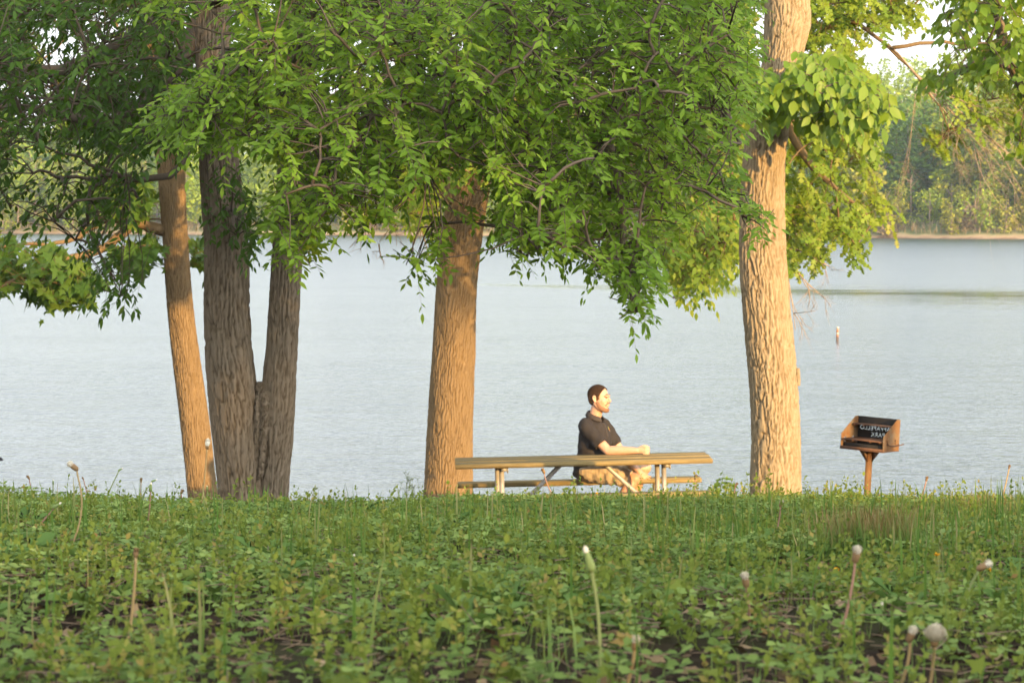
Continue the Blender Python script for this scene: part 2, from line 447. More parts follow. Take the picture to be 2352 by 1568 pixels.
LEAF['simple'] = (np.array([[0, 0, 0], [.5, .30, -.03], [1, 0, -.12], [.5, -.30, -.03]]), np.array([[0, 3, 2], [0, 2, 1]]))

def frames(X, Z):
    X = unit(X); Z = unit(Z-(Z*X).sum(-1, keepdims=True)*X); Y = np.cross(Z, X)
    return np.stack([X, Y, Z], -1)

def scatter(mb, leaf, pos, X, Z, size, a):
    v, f = leaf; B = frames(X, Z); k = len(pos)
    V = np.einsum('kij,nj->kni', B, v)*np.asarray(size)[:, None, None]+pos[:, None]
    Fc = (f[None]+(np.arange(k)*len(v))[:, None, None]).reshape(-1, 3)
    mb.add(V.reshape(-1, 3), Fc, a=np.repeat(a, len(v)))

def sprays(mb_leaf, mb_twig, base, dirn, slen, leaf, L, nl, rng, droop=.35, hang=0.3, updir=.8, tone=None, twig_r=.0022, sd=.25, back=.5, face=.35):
    """leafy twigs: base points, directions and lengths -> alternate leaves along a drooping twig"""
    base = base-dirn*(slen*back)[:, None]+np.array([0, 0, 1.])*(back*(slen*droop*.9+L*.6))[:, None]
    k = len(base); t = np.linspace(.12, 1, nl)[None]+rng.normal(0, .03, (k, nl))
    dn = np.array([0, 0, -1.])
    side = unit(np.cross(dirn, np.array([0, 0, 1.]))+1e-6)
    curve = lambda tt: base[:, None]+dirn[:, None]*(slen[:, None]*tt)[..., None]+dn*((slen[:, None]*droop)*tt**2)[..., None]
    p = curve(t)
    tang = unit(dirn[:, None]+dn*(2*droop*t)[..., None])
    sg = np.where(np.arange(nl) % 2 == 0, 1, -1)[None, :, None]
    last = (np.arange(nl) == nl-1)[None, :, None]
    X = tang*np.where(last, 1.6, .75)+side[:, None]*sg*np.where(last, .1, .85)+dn*hang+rng.normal(0, sd, (k, nl, 3))
    Z = np.array([0, 0, 1.])*updir+rng.normal(0, .42, (k, nl, 3))+side[:, None]*sg*.15+(dirn*np.array([1, 1, 0.]))[:, None]*face+np.array([0, -face*.9, 0])
    sz = L*rng.uniform(.5, 1.2, (k, nl))
    tn = (rng.uniform(0, 1, k) if tone is None else tone)[:, None]*.65+rng.uniform(0, .35, (k, nl))
    scatter(mb_leaf, LEAF[leaf], p.reshape(-1, 3), X.reshape(-1, 3), Z.reshape(-1, 3), sz.ravel(), np.clip(tn, 0, 1).ravel())
    if mb_twig is not None:
        tt = np.broadcast_to(np.linspace(0, 1, 4), (k, 4)); c = curve(tt)
        ring = [side*twig_r, -side*twig_r*.5+np.array([0, 0, twig_r]), -side*twig_r*.5-np.array([0, 0, twig_r])]
        V = np.stack([c+q[:, None]*np.array([1, .8, .6, .3])[None, :, None] for q in ring], 2)  # k,4,3,3
        idx = np.arange(12).reshape(4, 3); f = []
        for i in range(3):
            for j in range(3): f.append([idx[i, j], idx[i, (j+1) % 3], idx[i+1, (j+1) % 3], idx[i+1, j]])
        f = np.array(f)
        mb_twig.add(V.reshape(-1, 3), f4=(f[None]+(np.arange(k)*12)[:, None, None]).reshape(-1, 4))

def in_poly(x, y, poly):
    c = np.zeros(len(x), bool); n = len(poly)
    for i in range(n):
        x1, y1 = poly[i]; x2, y2 = poly[i-1]
        c ^= ((y1 > y) != (y2 > y)) & (x < (x2-x1)*(y-y1)/(y2-y1+1e-12)+x1)
    return c

def poly_points(poly, n, D0, D1, rng, clump=.0, cs=1.5, holes=()):
    poly = np.array(poly, float); lo, hi = poly.min(0), poly.max(0); outp = []
    ph = rng.uniform(0, 6, 6)
    got = 0
    while got < n:
        x = rng.uniform(lo[0], hi[0], 4000); y = rng.uniform(lo[1], hi[1], 4000); D = rng.uniform(D0, D1, 4000)
        ok = in_poly(x, y, poly)
        for h in holes:   # (cx, cy, rx, ry, keep)
            ok &= (((x-h[0])/h[2])**2+((y-h[1])/h[3])**2 > 1) | (rng.uniform(0, 1, 4000) < h[4])
        p = Pn(x, y, D)
        if clump:
            q = p*cs*2.2
            nz = np.sin(q[:, 0]+ph[0]+1.3*np.sin(q[:, 2]*.8+ph[1]))+np.sin(q[:, 1]*1.1+ph[2]+np.sin(q[:, 0]*.7))+np.sin(q[:, 2]*1.3+ph[3]+1.1*np.sin(q[:, 1]*.9))
            ok &= nz > -3+clump*4*rng.uniform(.55, 1, 4000)
        p = p[ok]; outp.append(p); got += len(p)
    return np.concatenate(outp)[:n]

def ell_points(c, r, n, rng, shell=.5):
    d = unit(rng.normal(0, 1, (n, 3))); rr = rng.uniform(shell, 1, n)**.6
    return np.asarray(c)+d*rr[:, None]*np.asarray(r)

def wood(mb, limbs, pts, rng, n_cluster, r0=.035, r1=.006, n=5):
    """limbs, then boughs from the limbs to clusters of leafy twigs, then fine shoots to each twig"""
    nodes = []
    for pl, rr in limbs:
        pl = np.array(pl, float); s = np.linspace(0, 1, 14); a = np.linspace(0, 1, len(pl))
        q = np.stack([np.interp(s, a, pl[:, i]) for i in range(3)], -1)
        k = np.array([.25, .5, .25])
        for _ in range(3): q[1:-1] = k[0]*q[:-2]+k[1]*q[1:-1]+k[2]*q[2:]
        q[1:-1] += rng.normal(0, .012, (12, 3))
        tube(mb, q, np.interp(s, np.linspace(0, 1, len(rr)), rr), 9); nodes.append(q[2:])
    nodes = np.concatenate(nodes)
    cen = pts[rng.choice(len(pts), min(n_cluster, len(pts)), replace=False)]
    order = np.argsort(((cen[:, None]-nodes[None])**2).sum(-1).min(1)); tree = nodes
    for i in order:                       # grow outwards: each bough starts at the nearest wood so far
        e = cen[i]; d = ((tree-e)**2).sum(1); b = tree[int(np.argmin(d))]
        ln = math.sqrt(d.min())
        if ln < .03: continue
        s = np.linspace(0, 1, 6)[:, None]
        mid = rng.normal(0, .07*ln, (1, 3))+np.array([[0, 0, .10*ln]])
        q = b+(e-b)*s+mid*(s*(1-s)*4)+rng.normal(0, .018*ln, (6, 3))*(s*(1-s)*4)
        rb = min(r0, .006+.010*ln); tube(mb, q, np.linspace(rb, r1, 6), n)
        tree = np.concatenate([tree, q[2:]])
    d = np.empty(len(pts), int)
    for a in range(0, len(pts), 500):
        d[a:a+500] = np.argmin(((pts[a:a+500, None]-tree[None])**2).sum(-1), 1)
    b = tree[d]; s = np.array([0, .4, .75, 1.0]); ln = np.linalg.norm(pts-b, axis=1)
    mid = rng.normal(0, 1, pts.shape)*(.08*ln)[:, None]+np.array([0, 0, .08])*ln[:, None]
    c = b[:, None]+(pts-b)[:, None]*s[None, :, None]+mid[:, None]*(s*(1-s)*4)[None, :, None]
    sx = np.array([1, 0, 0.]); sy = np.array([0, .5, .85]); sz = np.array([0, .5, -.85])
    rr = np.array([.0055, .0045, .0035, .0025])
    V = np.stack([c+q*rr[None, :, None]-np.array([.33, 0, 0])*rr[None, :, None] for q in (sx, sy-.4*sx, sz-.4*sx)], 2)
    idx = np.arange(12).reshape(4, 3); f = []
    for i in range(3):
        for j in range(3): f.append([idx[i, j], idx[i, (j+1) % 3], idx[i+1, (j+1) % 3], idx[i+1, j]])
    mb.add(V.reshape(-1, 3), f4=(np.array(f)[None]+(np.arange(len(pts))*12)[:, None, None]).reshape(-1, 4))
    return b

def dirs(pts, origin, rng, down=.15, jit=.55):
    d = pts-np.asarray(origin); d[:, 2] *= .3
    d = unit(d); d = d+rng.normal(0, jit, d.shape)*np.array([1, 1, .6]); d[:, 2] -= down
    return unit(d)

def bare_twigs(mb, start, dirn, ln, r, depth, rng, spread=.55, droop=.15, kids=4):
    """leafless branching shoots"""
    n = 6; s = np.linspace(0, 1, n)[:, None]
    d = np.asarray(dirn, float); bend = rng.normal(0, .22, 3)*ln
    q = np.asarray(start)+d*ln*s+bend*(s**2)+np.array([0, 0, -droop*ln])*s**2
    tube(mb, q, np.linspace(r, r*.45, n), 5 if r > .004 else 3)
    if depth == 0: return
    for k in range(kids):
        t = rng.uniform(.35, 1); b = q[min(n-1, int(t*(n-1)+.5))]
        dd = unit(d+rng.normal(0, spread, 3)+np.array([0, 0, -.12]))
        bare_twigs(mb, b, dd, ln*rng.uniform(.45, .75), r*.55, depth-1, rng, spread, droop, kids)
# ================================================================== trees by the water
def tree_root(name, base, label, group=None):
    return empty(name, base, label, 'tree', group)

# ---- double-trunk tree, in shade, whose boughs reach over towards the camera -------------
rng = np.random.default_rng(11); D2 = 17.0
rowsL = [(-60, 440, 522), (0, 447, 526), (180, 452, 530), (350, 457, 545), (480, 463, 560), (560, 470, 570), (700, 466, 574), (800, 470, 580), (860, 474, 590), (930, 480, 598), (1000, 488, 604), (1125, 502, 612), (1180, 502, 614)]
rowsR = [(-60, 640, 712), (150, 652, 722), (350, 640, 714), (480, 632, 702), (600, 622, 693), (700, 616, 688), (800, 611, 684), (860, 603, 682), (930, 596, 679), (1000, 592, 675), (1125, 585, 661), (1180, 583, 663)]
CL, RL = extend_trunk(*outline(rowsL, D2), D2, top=P(520, -700, D2+.6), top_r=.05)
CR, RR_ = extend_trunk(*outline(rowsR, D2), D2, top=P(860, -620, D2-.2), top_r=.05)
base = np.array([P(580, 1160, D2)[0], D2, 0]); base[2] = gz(base[0], base[1])
T = tree_root('shade_tree', base, 'grey twin-trunked tree forking low down, its leafy boughs hanging over the table')
mb = MB(); bark_tube(mb, CL, RL, .036, .17, .019, 3, flare=.05); bark_tube(mb, CR, RR_, .036, .17, .019, 9, flare=.05)
seam = np.array([P(599, 868, D2-.02), P(600, 885, D2-.075), P(601, 950, D2-.10), P(598, 1030, D2-.10), P(590, 1110, D2-.10)])
bark_tube(mb, seam[::-1], [.03, .034, .036, .034, .012], .02, .03, .03, 21, nseg=60, step=.008, lumps=.25)
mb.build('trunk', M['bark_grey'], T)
front = [(330, -120), (560, -120), (1000, -150), (1710, -120), (1720, 60), (1715, 240), (1680, 330), (1680, 450), (1650, 480), (1610, 470), (1570, 500), (1530, 560), (1515, 620), (1490, 640), (1460, 590), (1420, 620), (1385, 620), (1345, 600), (1290, 600), (1250, 570), (1200, 600), (1150, 560), (1120, 440), (1060, 400), (1000, 410), (930, 440), (890, 510), (845, 530), (780, 490), (735, 570), (650, 590), (610, 545), (640, 470), (650, 400), (615, 345), (570, 310), (540, 335), (470, 335), (430, 320), (360, 300), (340, 270), (390, 225), (440, 200), (500, 110), (480, 60), (360, 40)]
holes = [(770, 190, 60, 38, .25), (720, 170, 30, 45, .4), (1040, 400, 40, 30, .4), (590, 120, 30, 45, .5), (486, 70, 60, 110, .0), (1072, 475, 85, 80, .0), (520, 420, 60, 60, .2)]
pf = poly_points(front, 3700, 12.0, 15.4, rng, .46, 1.5, holes)
hang = []
for poly, n in (([(960, 550), (1000, 490), (1100, 500), (1100, 540), (1040, 570), (985, 625), (930, 615), (930, 590)], 20),
                ([(1330, 590), (1480, 570), (1515, 620), (1490, 650), (1470, 715), (1440, 722), (1430, 690), (1440, 660), (1380, 620)], 70),
                ([(625, 460), (715, 380), (760, 480), (740, 560), (690, 600), (640, 590)], 60),
                ([(340, 300), (345, 265), (440, 215), (560, 150), (600, 230), (520, 300), (400, 320)], 70),
                ([(1660, 500), (1700, 470), (1775, 520), (1740, 530)], 10)):
    hang.append(poly_points(poly, n, 12.3, 13.6, rng))
pf = np.concatenate([pf]+hang)
left = [(-250, -140), (460, -140), (470, 120), (470, 290), (440, 335), (390, 335), (340, 340), (290, 380), (235, 345), (170, 330), (110, 350), (60, 345), (0, 410), (-80, 440), (-250, 400)]
lholes = [(130, 120, 55, 60, .08), (60, 240, 60, 40, .3), (250, 60, 60, 30, .4), (30, 330, 45, 30, .35), (330, 240, 40, 25, .6), (80, 350, 60, 26, .4), (486, 70, 56, 110, .08), (395, 420, 45, 60, .1), (490, 380, 50, 60, .15)]
pl_ = poly_points(left, 1750, 14.5, 21.5, rng, .34, 1.3, lholes)
strands = [poly_points(q, n, 15.5, 17.5, rng) for q, n in (
    ([(100, 480), (130, 400), (300, 400), (340, 470), (250, 500), (290, 560), (200, 570), (110, 540)], 46),
    ([(170, 560), (260, 560), (330, 620), (400, 700), (385, 715), (300, 690), (180, 620)], 5),
    ([(210, 585), (250, 590), (270, 640), (305, 685), (270, 690), (225, 640)], 16),
    ([(470, 450), (540, 420), (590, 450), (588, 560), (520, 575), (480, 530)], 36),
    ([(0, 420), (70, 440), (100, 510), (60, 530), (0, 480)], 12))]
pd = np.concatenate([pl_]+strands)
dome = np.concatenate([ell_points((-2.6, 19.5, CZ+4.4), (4.6, 3.6, 2.2), 700, rng, .5), ell_points((1.0, 17.0, CZ+3.6), (2.6, 1.9, 1.4), 200, rng, .4)])
lf, ld, tw, wd = MB(), MB(), MB(), MB()
fork = CL[-4]; forkR = CR[-4]
limbs = [([CL[-5], P(620, -120, 15.6), P(800, -60, 14.2), P(980, 60, 13.4), P(1150, 230, 13.0), P(1220, 330, 13.0)], [.075, .06, .05, .035, .02, .01]),
         ([CR[-5], P(900, -60, 15.4), P(1180, 40, 14.4), P(1380, 200, 13.8), P(1450, 420, 13.2), P(1400, 540, 13.0), P(1470, 640, 12.8), P(1462, 715, 12.8)], [.075, .06, .05, .035, .025, .016, .01, .004]),
         ([CR[-5], P(1100, -160, 15.2), P(1450, -60, 14.6), P(1620, 120, 14.0), P(1700, 330, 13.6)], [.06, .05, .04, .025, .01]),
         ([CL[-6], P(560, 60, 15.2), P(610, 180, 13.6), P(520, 235, 13.0), P(430, 255, 12.9), P(352, 268, 12.9)], [.05, .04, .03, .02, .012, .005]),
         ([CR[10], P(700, 250, 15.8), P(760, 330, 14.4), P(745, 430, 13.4), P(690, 540, 13.0)], [.04, .03, .022, .014, .006]),
         ([CL[-4], P(330, 60, 17.6), P(180, 180, 18), P(-40, 150, 18.4), P(-200, 100, 18.6)], [.08, .065, .05, .035, .015]),
         ([CL[-5], P(370, 230, 17), P(220, 300, 17), P(60, 230, 17.6), P(-150, 250, 18)], [.06, .045, .035, .025, .01]),
         ([CL[-6], P(420, 420, 16.8), P(300, 405, 16.6), P(230, 390, 16.6), P(90, 330, 16.6)], [.03, .024, .018, .012, .006]),
         ([P(300, 405, 16.6), P(200, 408, 16.5), P(130, 407, 16.4), P(78, 398, 16.4)], [.012, .011, .010, .008]),
         ([P(250, 398, 16.6), P(185, 440, 16.5), P(200, 530, 16.5), P(240, 600, 16.5), P(262, 650, 16.5), P(300, 688, 16.5)], [.014, .012, .010, .008, .005, .003]),
         ([P(280, 400, 16.5), P(300, 430, 16.5), P(318, 452, 16.4)], [.014, .012, .007]),
         ([CL[9], P(530, 480, 16.6), P(545, 540, 16.4)], [.02, .012, .005])]
allp = np.concatenate([pf, pd, dome])
wood(wd, limbs, allp, rng, 760)
sprays(lf, tw, pf, dirs(pf, P(900, -200, 15.5), rng, .10, .8), rng.uniform(.2, .40, len(pf)), 'ash', .050, 17, rng, .24, .06, .75, face=.55)
dd = np.concatenate([pd, dome[:0]])
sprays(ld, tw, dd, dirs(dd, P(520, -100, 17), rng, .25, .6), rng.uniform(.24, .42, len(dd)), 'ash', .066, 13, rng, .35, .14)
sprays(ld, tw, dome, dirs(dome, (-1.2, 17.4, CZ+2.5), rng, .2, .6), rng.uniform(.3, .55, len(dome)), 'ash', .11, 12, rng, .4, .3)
n1 = lf.n
fo = lf.build('foliage', M['leaf'], T); fo['label'] = 'bright green drooping leaves facing the open bank'
fo = ld.build('foliage', M['leaf_shade_tint'], T); fo['label'] = 'leaves of the inner crown, shade darkened into their green'
for q in (tw, ): wd.add(np.concatenate(q.v), f4=np.concatenate(q.f4))
wd.build('branches', M['twig'], T)

# ---- leaning sweetgum further back on the left --------------------------------------------
rng = np.random.default_rng(12); D3 = 33.0
rows = [(250, 340, 410), (330, 350, 418), (380, 360, 425), (500, 370, 428), (600, 377, 434), (700, 385, 443), (860, 401, 463), (1000, 418, 484), (1125, 431, 498), (1160, 434, 503)]
C3, R3 = extend_trunk(*outline(rows, D3), D3, top=P(240, -300, D3), top_r=.05)
T = tree_root('sweetgum_tree', (*C3[0][:2], gz(*C3[0][:2])), 'leaning sunlit tree with star-shaped leaves at far left, behind the twin trunks')
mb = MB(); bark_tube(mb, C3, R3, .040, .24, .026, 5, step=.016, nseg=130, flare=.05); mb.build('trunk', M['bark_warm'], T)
limbs = [([P(378, 530, D3), P(345, 527, D3-.1), P(318, 508, D3-.2), P(300, 500, D3-.3), P(262, 502, D3-.5), P(225, 508, D3-.6), P(190, 522, D3-.8), P(185, 545, D3-.9)], [.075, .07, .065, .06, .05, .046, .042, .03]),
         ([P(310, 502, D3-.2), P(285, 535, D3-.5), P(255, 565, D3-.8), P(215, 582, D3-1), P(150, 590, D3-1.3), P(90, 622, D3-1.6), P(0, 665, D3-2), P(-120, 690, D3-2)], [.06, .06, .055, .05, .04, .035, .025, .012]),
         ([P(185, 545, D3-.9), P(150, 560, D3-1), P(40, 560, D3-1.2), P(-100, 590, D3-1.2)], [.03, .025, .018, .008]),
         ([P(385, 330, D3), P(300, 250, D3), P(200, 200, D3+.4), P(60, 180, D3+.6)], [.09, .07, .05, .02])]
low = np.concatenate([poly_points(q, n, a, b, rng, .25, 1.0) for q, n, a, b in (
    ([(-180, 560), (0, 545), (70, 555), (130, 580), (205, 625), (225, 670), (190, 690), (120, 690), (60, 660), (0, 685), (-180, 705)], 190, 30.5, 33),
    ([(200, 640), (130, 610), (60, 660), (100, 700), (180, 705), (215, 690)], 50, 31, 32.5),
    ([(195, 440), (240, 415), (300, 405), (340, 420), (350, 470), (325, 525), (270, 510), (225, 480)], 105, 31.8, 34.5),
    ([(245, 585), (300, 575), (340, 560), (362, 550), (360, 590), (340, 605), (300, 620)], 42, 31.8, 34),
    ([(440, 570), (470, 560), (470, 610), (445, 620)], 12, 33, 34.5))])
up = np.concatenate([poly_points([(-150, -140), (700, -140), (640, 300), (560, 330), (430, 300), (345, 345), (200, 335), (0, 300), (-150, 330)], 430, 30.5, 35.5, rng, .3, .8, lholes),
                     ell_points((-5.2, 33, CZ+5.2), (4.2, 3.2, 2.6), 330, rng, .4)])
lf, wd, tw = MB(), MB(), MB()
wood(wd, limbs, np.concatenate([low, up]), rng, 150, .04, .008)
sprays(lf, tw, low, dirs(low, P(330, 520, D3), rng, .1, .6), rng.uniform(.2, .4, len(low)), 'star', .15, 7, rng, .3, .35, .55)
sprays(lf, tw, up, dirs(up, P(360, 200, D3), rng, .1, .6), rng.uniform(.3, .6, len(up)), 'star', .17, 9, rng, .3, .35, .6)
lf.build('foliage', M['leaf_star'], T); wd.add(np.concatenate(tw.v), f4=np.concatenate(tw.f4)); wd.build('branches', M['bark_warm'], T)

# ---- middle tree behind the table's left end --------------------------------------------
rng = np.random.default_rng(13); D4 = 30.2
rows = [(330, 1046, 1150), (430, 1030, 1124), (500, 1020, 1112), (560, 1012, 1105), (640, 1004, 1098), (700, 1000, 1096), (800, 993, 1094), (860, 988, 1090), (1000, 980, 1085), (1130, 974, 1082), (1160, 972, 1083)]
C4, R4 = extend_trunk(*outline(rows, D4), D4, top=P(1190, -420, D4+.5), top_r=.06)
T = tree_root('lakeside_tree', (*C4[0][:2], gz(*C4[0][:2])), 'sunlit brown trunk directly behind the left end of the picnic table')
mb = MB(); bark_tube(mb, C4, R4, .042, .18, .026, 8, step=.014, nseg=170, flare=.04)
bark_tube(mb, [P(1045, 470, D4), P(1010, 380, D4+.1), P(960, 250, D4+.3), P(900, 60, D4+.5)], [.2, .17, .13, .08], .045, .2, .02, 14, nseg=90, step=.02)
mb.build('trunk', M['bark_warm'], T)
crown = [(760, -140), (1740, -140), (1715, 200), (1690, 480), (1690, 610), (1650, 640), (1610, 690), (1560, 650), (1530, 600), (1450, 560), (1350, 500), (1200, 440), (1130, 400), (1040, 430), (990, 470), (930, 490), (905, 440), (850, 380), (760, 300)]
pc = np.concatenate([poly_points(crown, 1050, 26.6, 31.5, rng, .34, .9, [(770, 190, 50, 45, .2)]),
                     poly_points([(1490, 560), (1560, 520), (1700, 480), (1690, 600), (1650, 630), (1610, 695), (1555, 670), (1520, 620)], 150, 26.6, 29, rng),
                     poly_points([(930, 470), (1000, 455), (1010, 500), (960, 525), (925, 505)], 22, 28.2, 30, rng),
                     ell_points((.4, 29.4, CZ+5.4), (4.6, 3.4, 2.6), 420, rng, .4)])
limbs = [([C4[-4], P(1180, 180, D4-.4), P(1330, 260, D4-1.2), P(1480, 400, D4-1.7), P(1590, 560, D4-1.9), P(1620, 640, D4-1.9)], [.14, .10, .08, .05, .025, .008]),
         ([P(1000, 360, D4+.1), P(930, 300, D4-.4), P(860, 320, D4-.8)], [.08, .05, .02]),
         ([C4[-3], P(1400, -60, D4-.6), P(1600, 60, D4-1)], [.10, .07, .03])]
lf, wd, tw = MB(), MB(), MB()
wood(wd, limbs, pc, rng, 160, .04, .008)
sprays(lf, tw, pc, dirs(pc, P(1150, 0, D4), rng, .25, .6), rng.uniform(.25, .5, len(pc)), 'small', .095, 12, rng, .4, .25, .6, face=.5)
br = MB()
for q, dx, ln in ((P(905, 470, 28.6), (-.1, 0, -1), .38), (P(960, 480, 28.4), (.1, 0, -1), .30), (P(850, 500, 28.6), (-.3, 0, -.8), .28), (P(870, 560, 28.6), (.1, 0, -.9), .22)):
    bare_twigs(wd, q, unit(np.array(dx)), ln, .009, 2, rng, .6, .1, 3)
wd.add(np.concatenate(tw.v), f4=np.concatenate(tw.f4))
lf.build('foliage', M['leaf_oak'], T); wd.build('branches', M['bark_warm'], T)

# ---- tall pale trunk between the table and the grill --------------------------------------
rng = np.random.default_rng(14); D5 = 22.0
rows = [(-120, 1772, 1864), (0, 1757, 1858), (40, 1757, 1866), (70, 1757, 1862), (110, 1756, 1846), (150, 1752, 1842), (200, 1738, 1828), (250, 1722, 1815), (320, 1712, 1806), (400, 1704, 1800), (480, 1701, 1801), (560, 1700, 1803), (640, 1702, 1808), (700, 1706, 1813), (780, 1713, 1823), (860, 1720, 1831), (930, 1725, 1836), (1000, 1726, 1839), (1080, 1722, 1839), (1130, 1720, 1839), (1165, 1716, 1843)]
C5, R5 = extend_trunk(*outline(rows, D5), D5, top=P(1900, -900, D5), top_r=.08)
T = tree_root('tall_tree', (*C5[0][:2], gz(*C5[0][:2])), 'tall pale sunlit trunk with flaking plated bark, standing left of the grill')
mb = MB(); bark_tube(mb, C5, R5, .050, .17, .027, 17, step=.011, nseg=170, flare=.04, lumps=.02)
k = P(1832, 850, D5-.02); bark_tube(mb, [k+np.array([0, 0, -.16]), k, k+np.array([0, 0, .05])], [.02, .028, .012], .02, .06, .01, 3, nseg=30, step=.008)
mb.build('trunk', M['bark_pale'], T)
big = np.concatenate([poly_points([(1755, 215), (1800, 165), (1860, 140), (1930, 150), (1990, 180), (2035, 225), (2045, 262), (2000, 250), (2010, 300), (1960, 320), (1900, 290), (1830, 265), (1790, 240)], 130, 20.6, 21.8, rng),
                      poly_points([(1725, 300), (1705, 230), (1760, 190), (1830, 240), (1790, 290)], 10, 21.2, 21.7, rng)])
sp5 = ell_points((2.9, 22, CZ+8.2), (3.0, 3.0, 2.4), 320, rng, .35)
limbs = [([P(1790, 200, D5), P(1850, 190, 21.5), P(1930, 185, 21.3), P(2010, 225, 21.2)], [.03, .022, .014, .005]),
         ([C5[-2], C5[-2]+np.array([1.2, -.4, 1.0]), C5[-2]+np.array([2.2, -.6, 1.6])], [.08, .05, .02]),
         ([C5[-2], C5[-2]+np.array([-1.0, .4, .8])], [.07, .02])]
lf, wd, tw = MB(), MB(), MB()
wood(wd, limbs, np.concatenate([big, sp5]), rng, 50, .03, .006)
sprays(lf, tw, big, dirs(big, P(1780, 120, D5), rng, .2, .5), rng.uniform(.18, .32, len(big)), 'wide', .118, 6, rng, .5, .7, .2, face=.9)
sprays(lf, tw, sp5, dirs(sp5, (2.6, 22, CZ+5), rng, .1, .6), rng.uniform(.3, .5, len(sp5)), 'wide', .14, 9, rng, .4, .4, .6)
wd.add(np.concatenate(tw.v), f4=np.concatenate(tw.f4))
lf.build('foliage', M['leaf_big'], T); wd.build('branches', M['twig'], T)

# ---- sunlit oak at the water's edge behind the pale trunk ---------------------------------
rng = np.random.default_rng(15); D6 = 35.5
C6 = np.array([P(1786, 1135, D6), P(1778, 800, D6), P(1768, 500, D6), P(1775, 200, D6), P(1800, -150, D6), P(1850, -600, D6)])
R6 = np.array([.26, .23, .21, .18, .14, .06]); C6, R6 = extend_trunk(C6, R6, D6)
T = tree_root('oak_tree', (*C6[0][:2], gz(*C6[0][:2])), 'golden green lobed-leaf oak glowing in the sun right behind the tall pale trunk')
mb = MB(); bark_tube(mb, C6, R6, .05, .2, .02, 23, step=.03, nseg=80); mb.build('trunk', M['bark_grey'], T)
oak = [(1600, -140), (1990, -140), (2060, -20), (2075, 50), (2030, 90), (2000, 60), (1960, 100), (1990, 180), (2030, 230), (2000, 300), (2020, 350), (1985, 420), (2040, 480), (2050, 510), (2015, 530), (1990, 555), (1960, 600), (1940, 555), (1880, 610), (1830, 580), (1790, 640), (1700, 620), (1560, 600), (1580, 300)]
pc = np.concatenate([poly_points(oak, 1150, 33, 38, rng, .42, .8, [(1920, 560, 30, 30, .3), (2010, 150, 40, 40, .3)]),
                     poly_points([(2170, 160), (2250, 120), (2352, 120), (2600, 60), (2600, 330), (2352, 320), (2290, 315), (2240, 290), (2180, 240)], 260, 34, 37.5, rng, .3, .8),
                     poly_points([(2030, -60), (2130, -140), (2350, -140), (2300, -60), (2160, -20), (2080, 60)], 60, 34, 37, rng),
                     poly_points([(2110, 320), (2180, 300), (2210, 330), (2180, 345), (2120, 345)], 10, 34.5, 36, rng),
                     ell_points((4.2, 36, CZ+5.6), (5.2, 3.4, 2.6), 380, rng, .4)])
limbs = [([C6[-3], P(1900, 10, D6-.5), P(1990, 60, D6-.8), P(2050, 110, D6-1), P(2110, 180, D6-1), P(2160, 235, D6-1), P(2180, 300, D6-1)], [.05, .036, .028, .022, .016, .011, .005]),
         ([P(2050, 110, D6-1), P(2180, 90, D6-1), P(2330, 150, D6-.6), P(2500, 160, D6-.5)], [.028, .022, .016, .008]),
         ([C6[4], P(1850, 380, D6-.8), P(1930, 440, D6-1.2), P(2010, 510, D6-1.4)], [.07, .05, .03, .008]),
         ([C6[3], P(1850, 560, D6-.5), P(1890, 600, D6-.8)], [.05, .03, .01]),
         ([C6[4], P(1700, 300, D6), P(1620, 420, D6-.5)], [.06, .04, .01])]
lf, wd, tw = MB(), MB(), MB()
wood(wd, limbs, pc, rng, 190, .035, .008)
sprays(lf, tw, pc, dirs(pc, P(1800, 50, D6), rng, .2, .6), rng.uniform(.25, .5, len(pc)), 'oak', .135, 11, rng, .4, .25, .55, face=.6)
wd.add(np.concatenate(tw.v), f4=np.concatenate(tw.f4))
lf.build('foliage', M['leaf_oak'], T); wd.build('branches', M['bark_warm'], T)
dry = MB()
for (ax, ay), dv, ln, r in (((2060, 120), (.35, -.1, -1), .95, .03), ((2090, 160), (.55, 0, -.85), 1.0, .026), ((2110, 180), (.8, 0, -.6), 1.0, .024), ((2120, 190), (.15, 0, -1), .9, .02), ((2140, 215), (.95, .1, -.35), .85, .018), ((2105, 200), (-.45, 0, -.9), .6, .014),
                         ((2040, 100), (.5, 0, -1), .7, .022), ((2150, 210), (.4, 0, -.9), .75, .02)):
    bare_twigs(dry, P(ax, ay, 34.5), unit(np.array(dv)+np.array([.35, 0, .15])), ln*1.25, r*.42, 3, rng, .5, .05, 4)
bb = dry.build('bare_branches', M['twig_dry'], T); bb['label'] = 'leafless tan branches hanging out to the upper right'
dry = MB()
for (ax, ay), dv, ln, r in (((1805, 590), (.55, 0, -.75), .6, .013), ((1800, 610), (.35, 0, -.9), .55, .011), ((1810, 560), (.8, 0, -.5), .5, .01)):
    bare_twigs(dry, P(ax, ay, 34.8), unit(np.array(dv)), ln, r, 3, rng, .45, .1, 3)
bb = dry.build('bare_branches', M['twig_dry'], T); bb['label'] = 'small leafless twigs hanging low over the water'

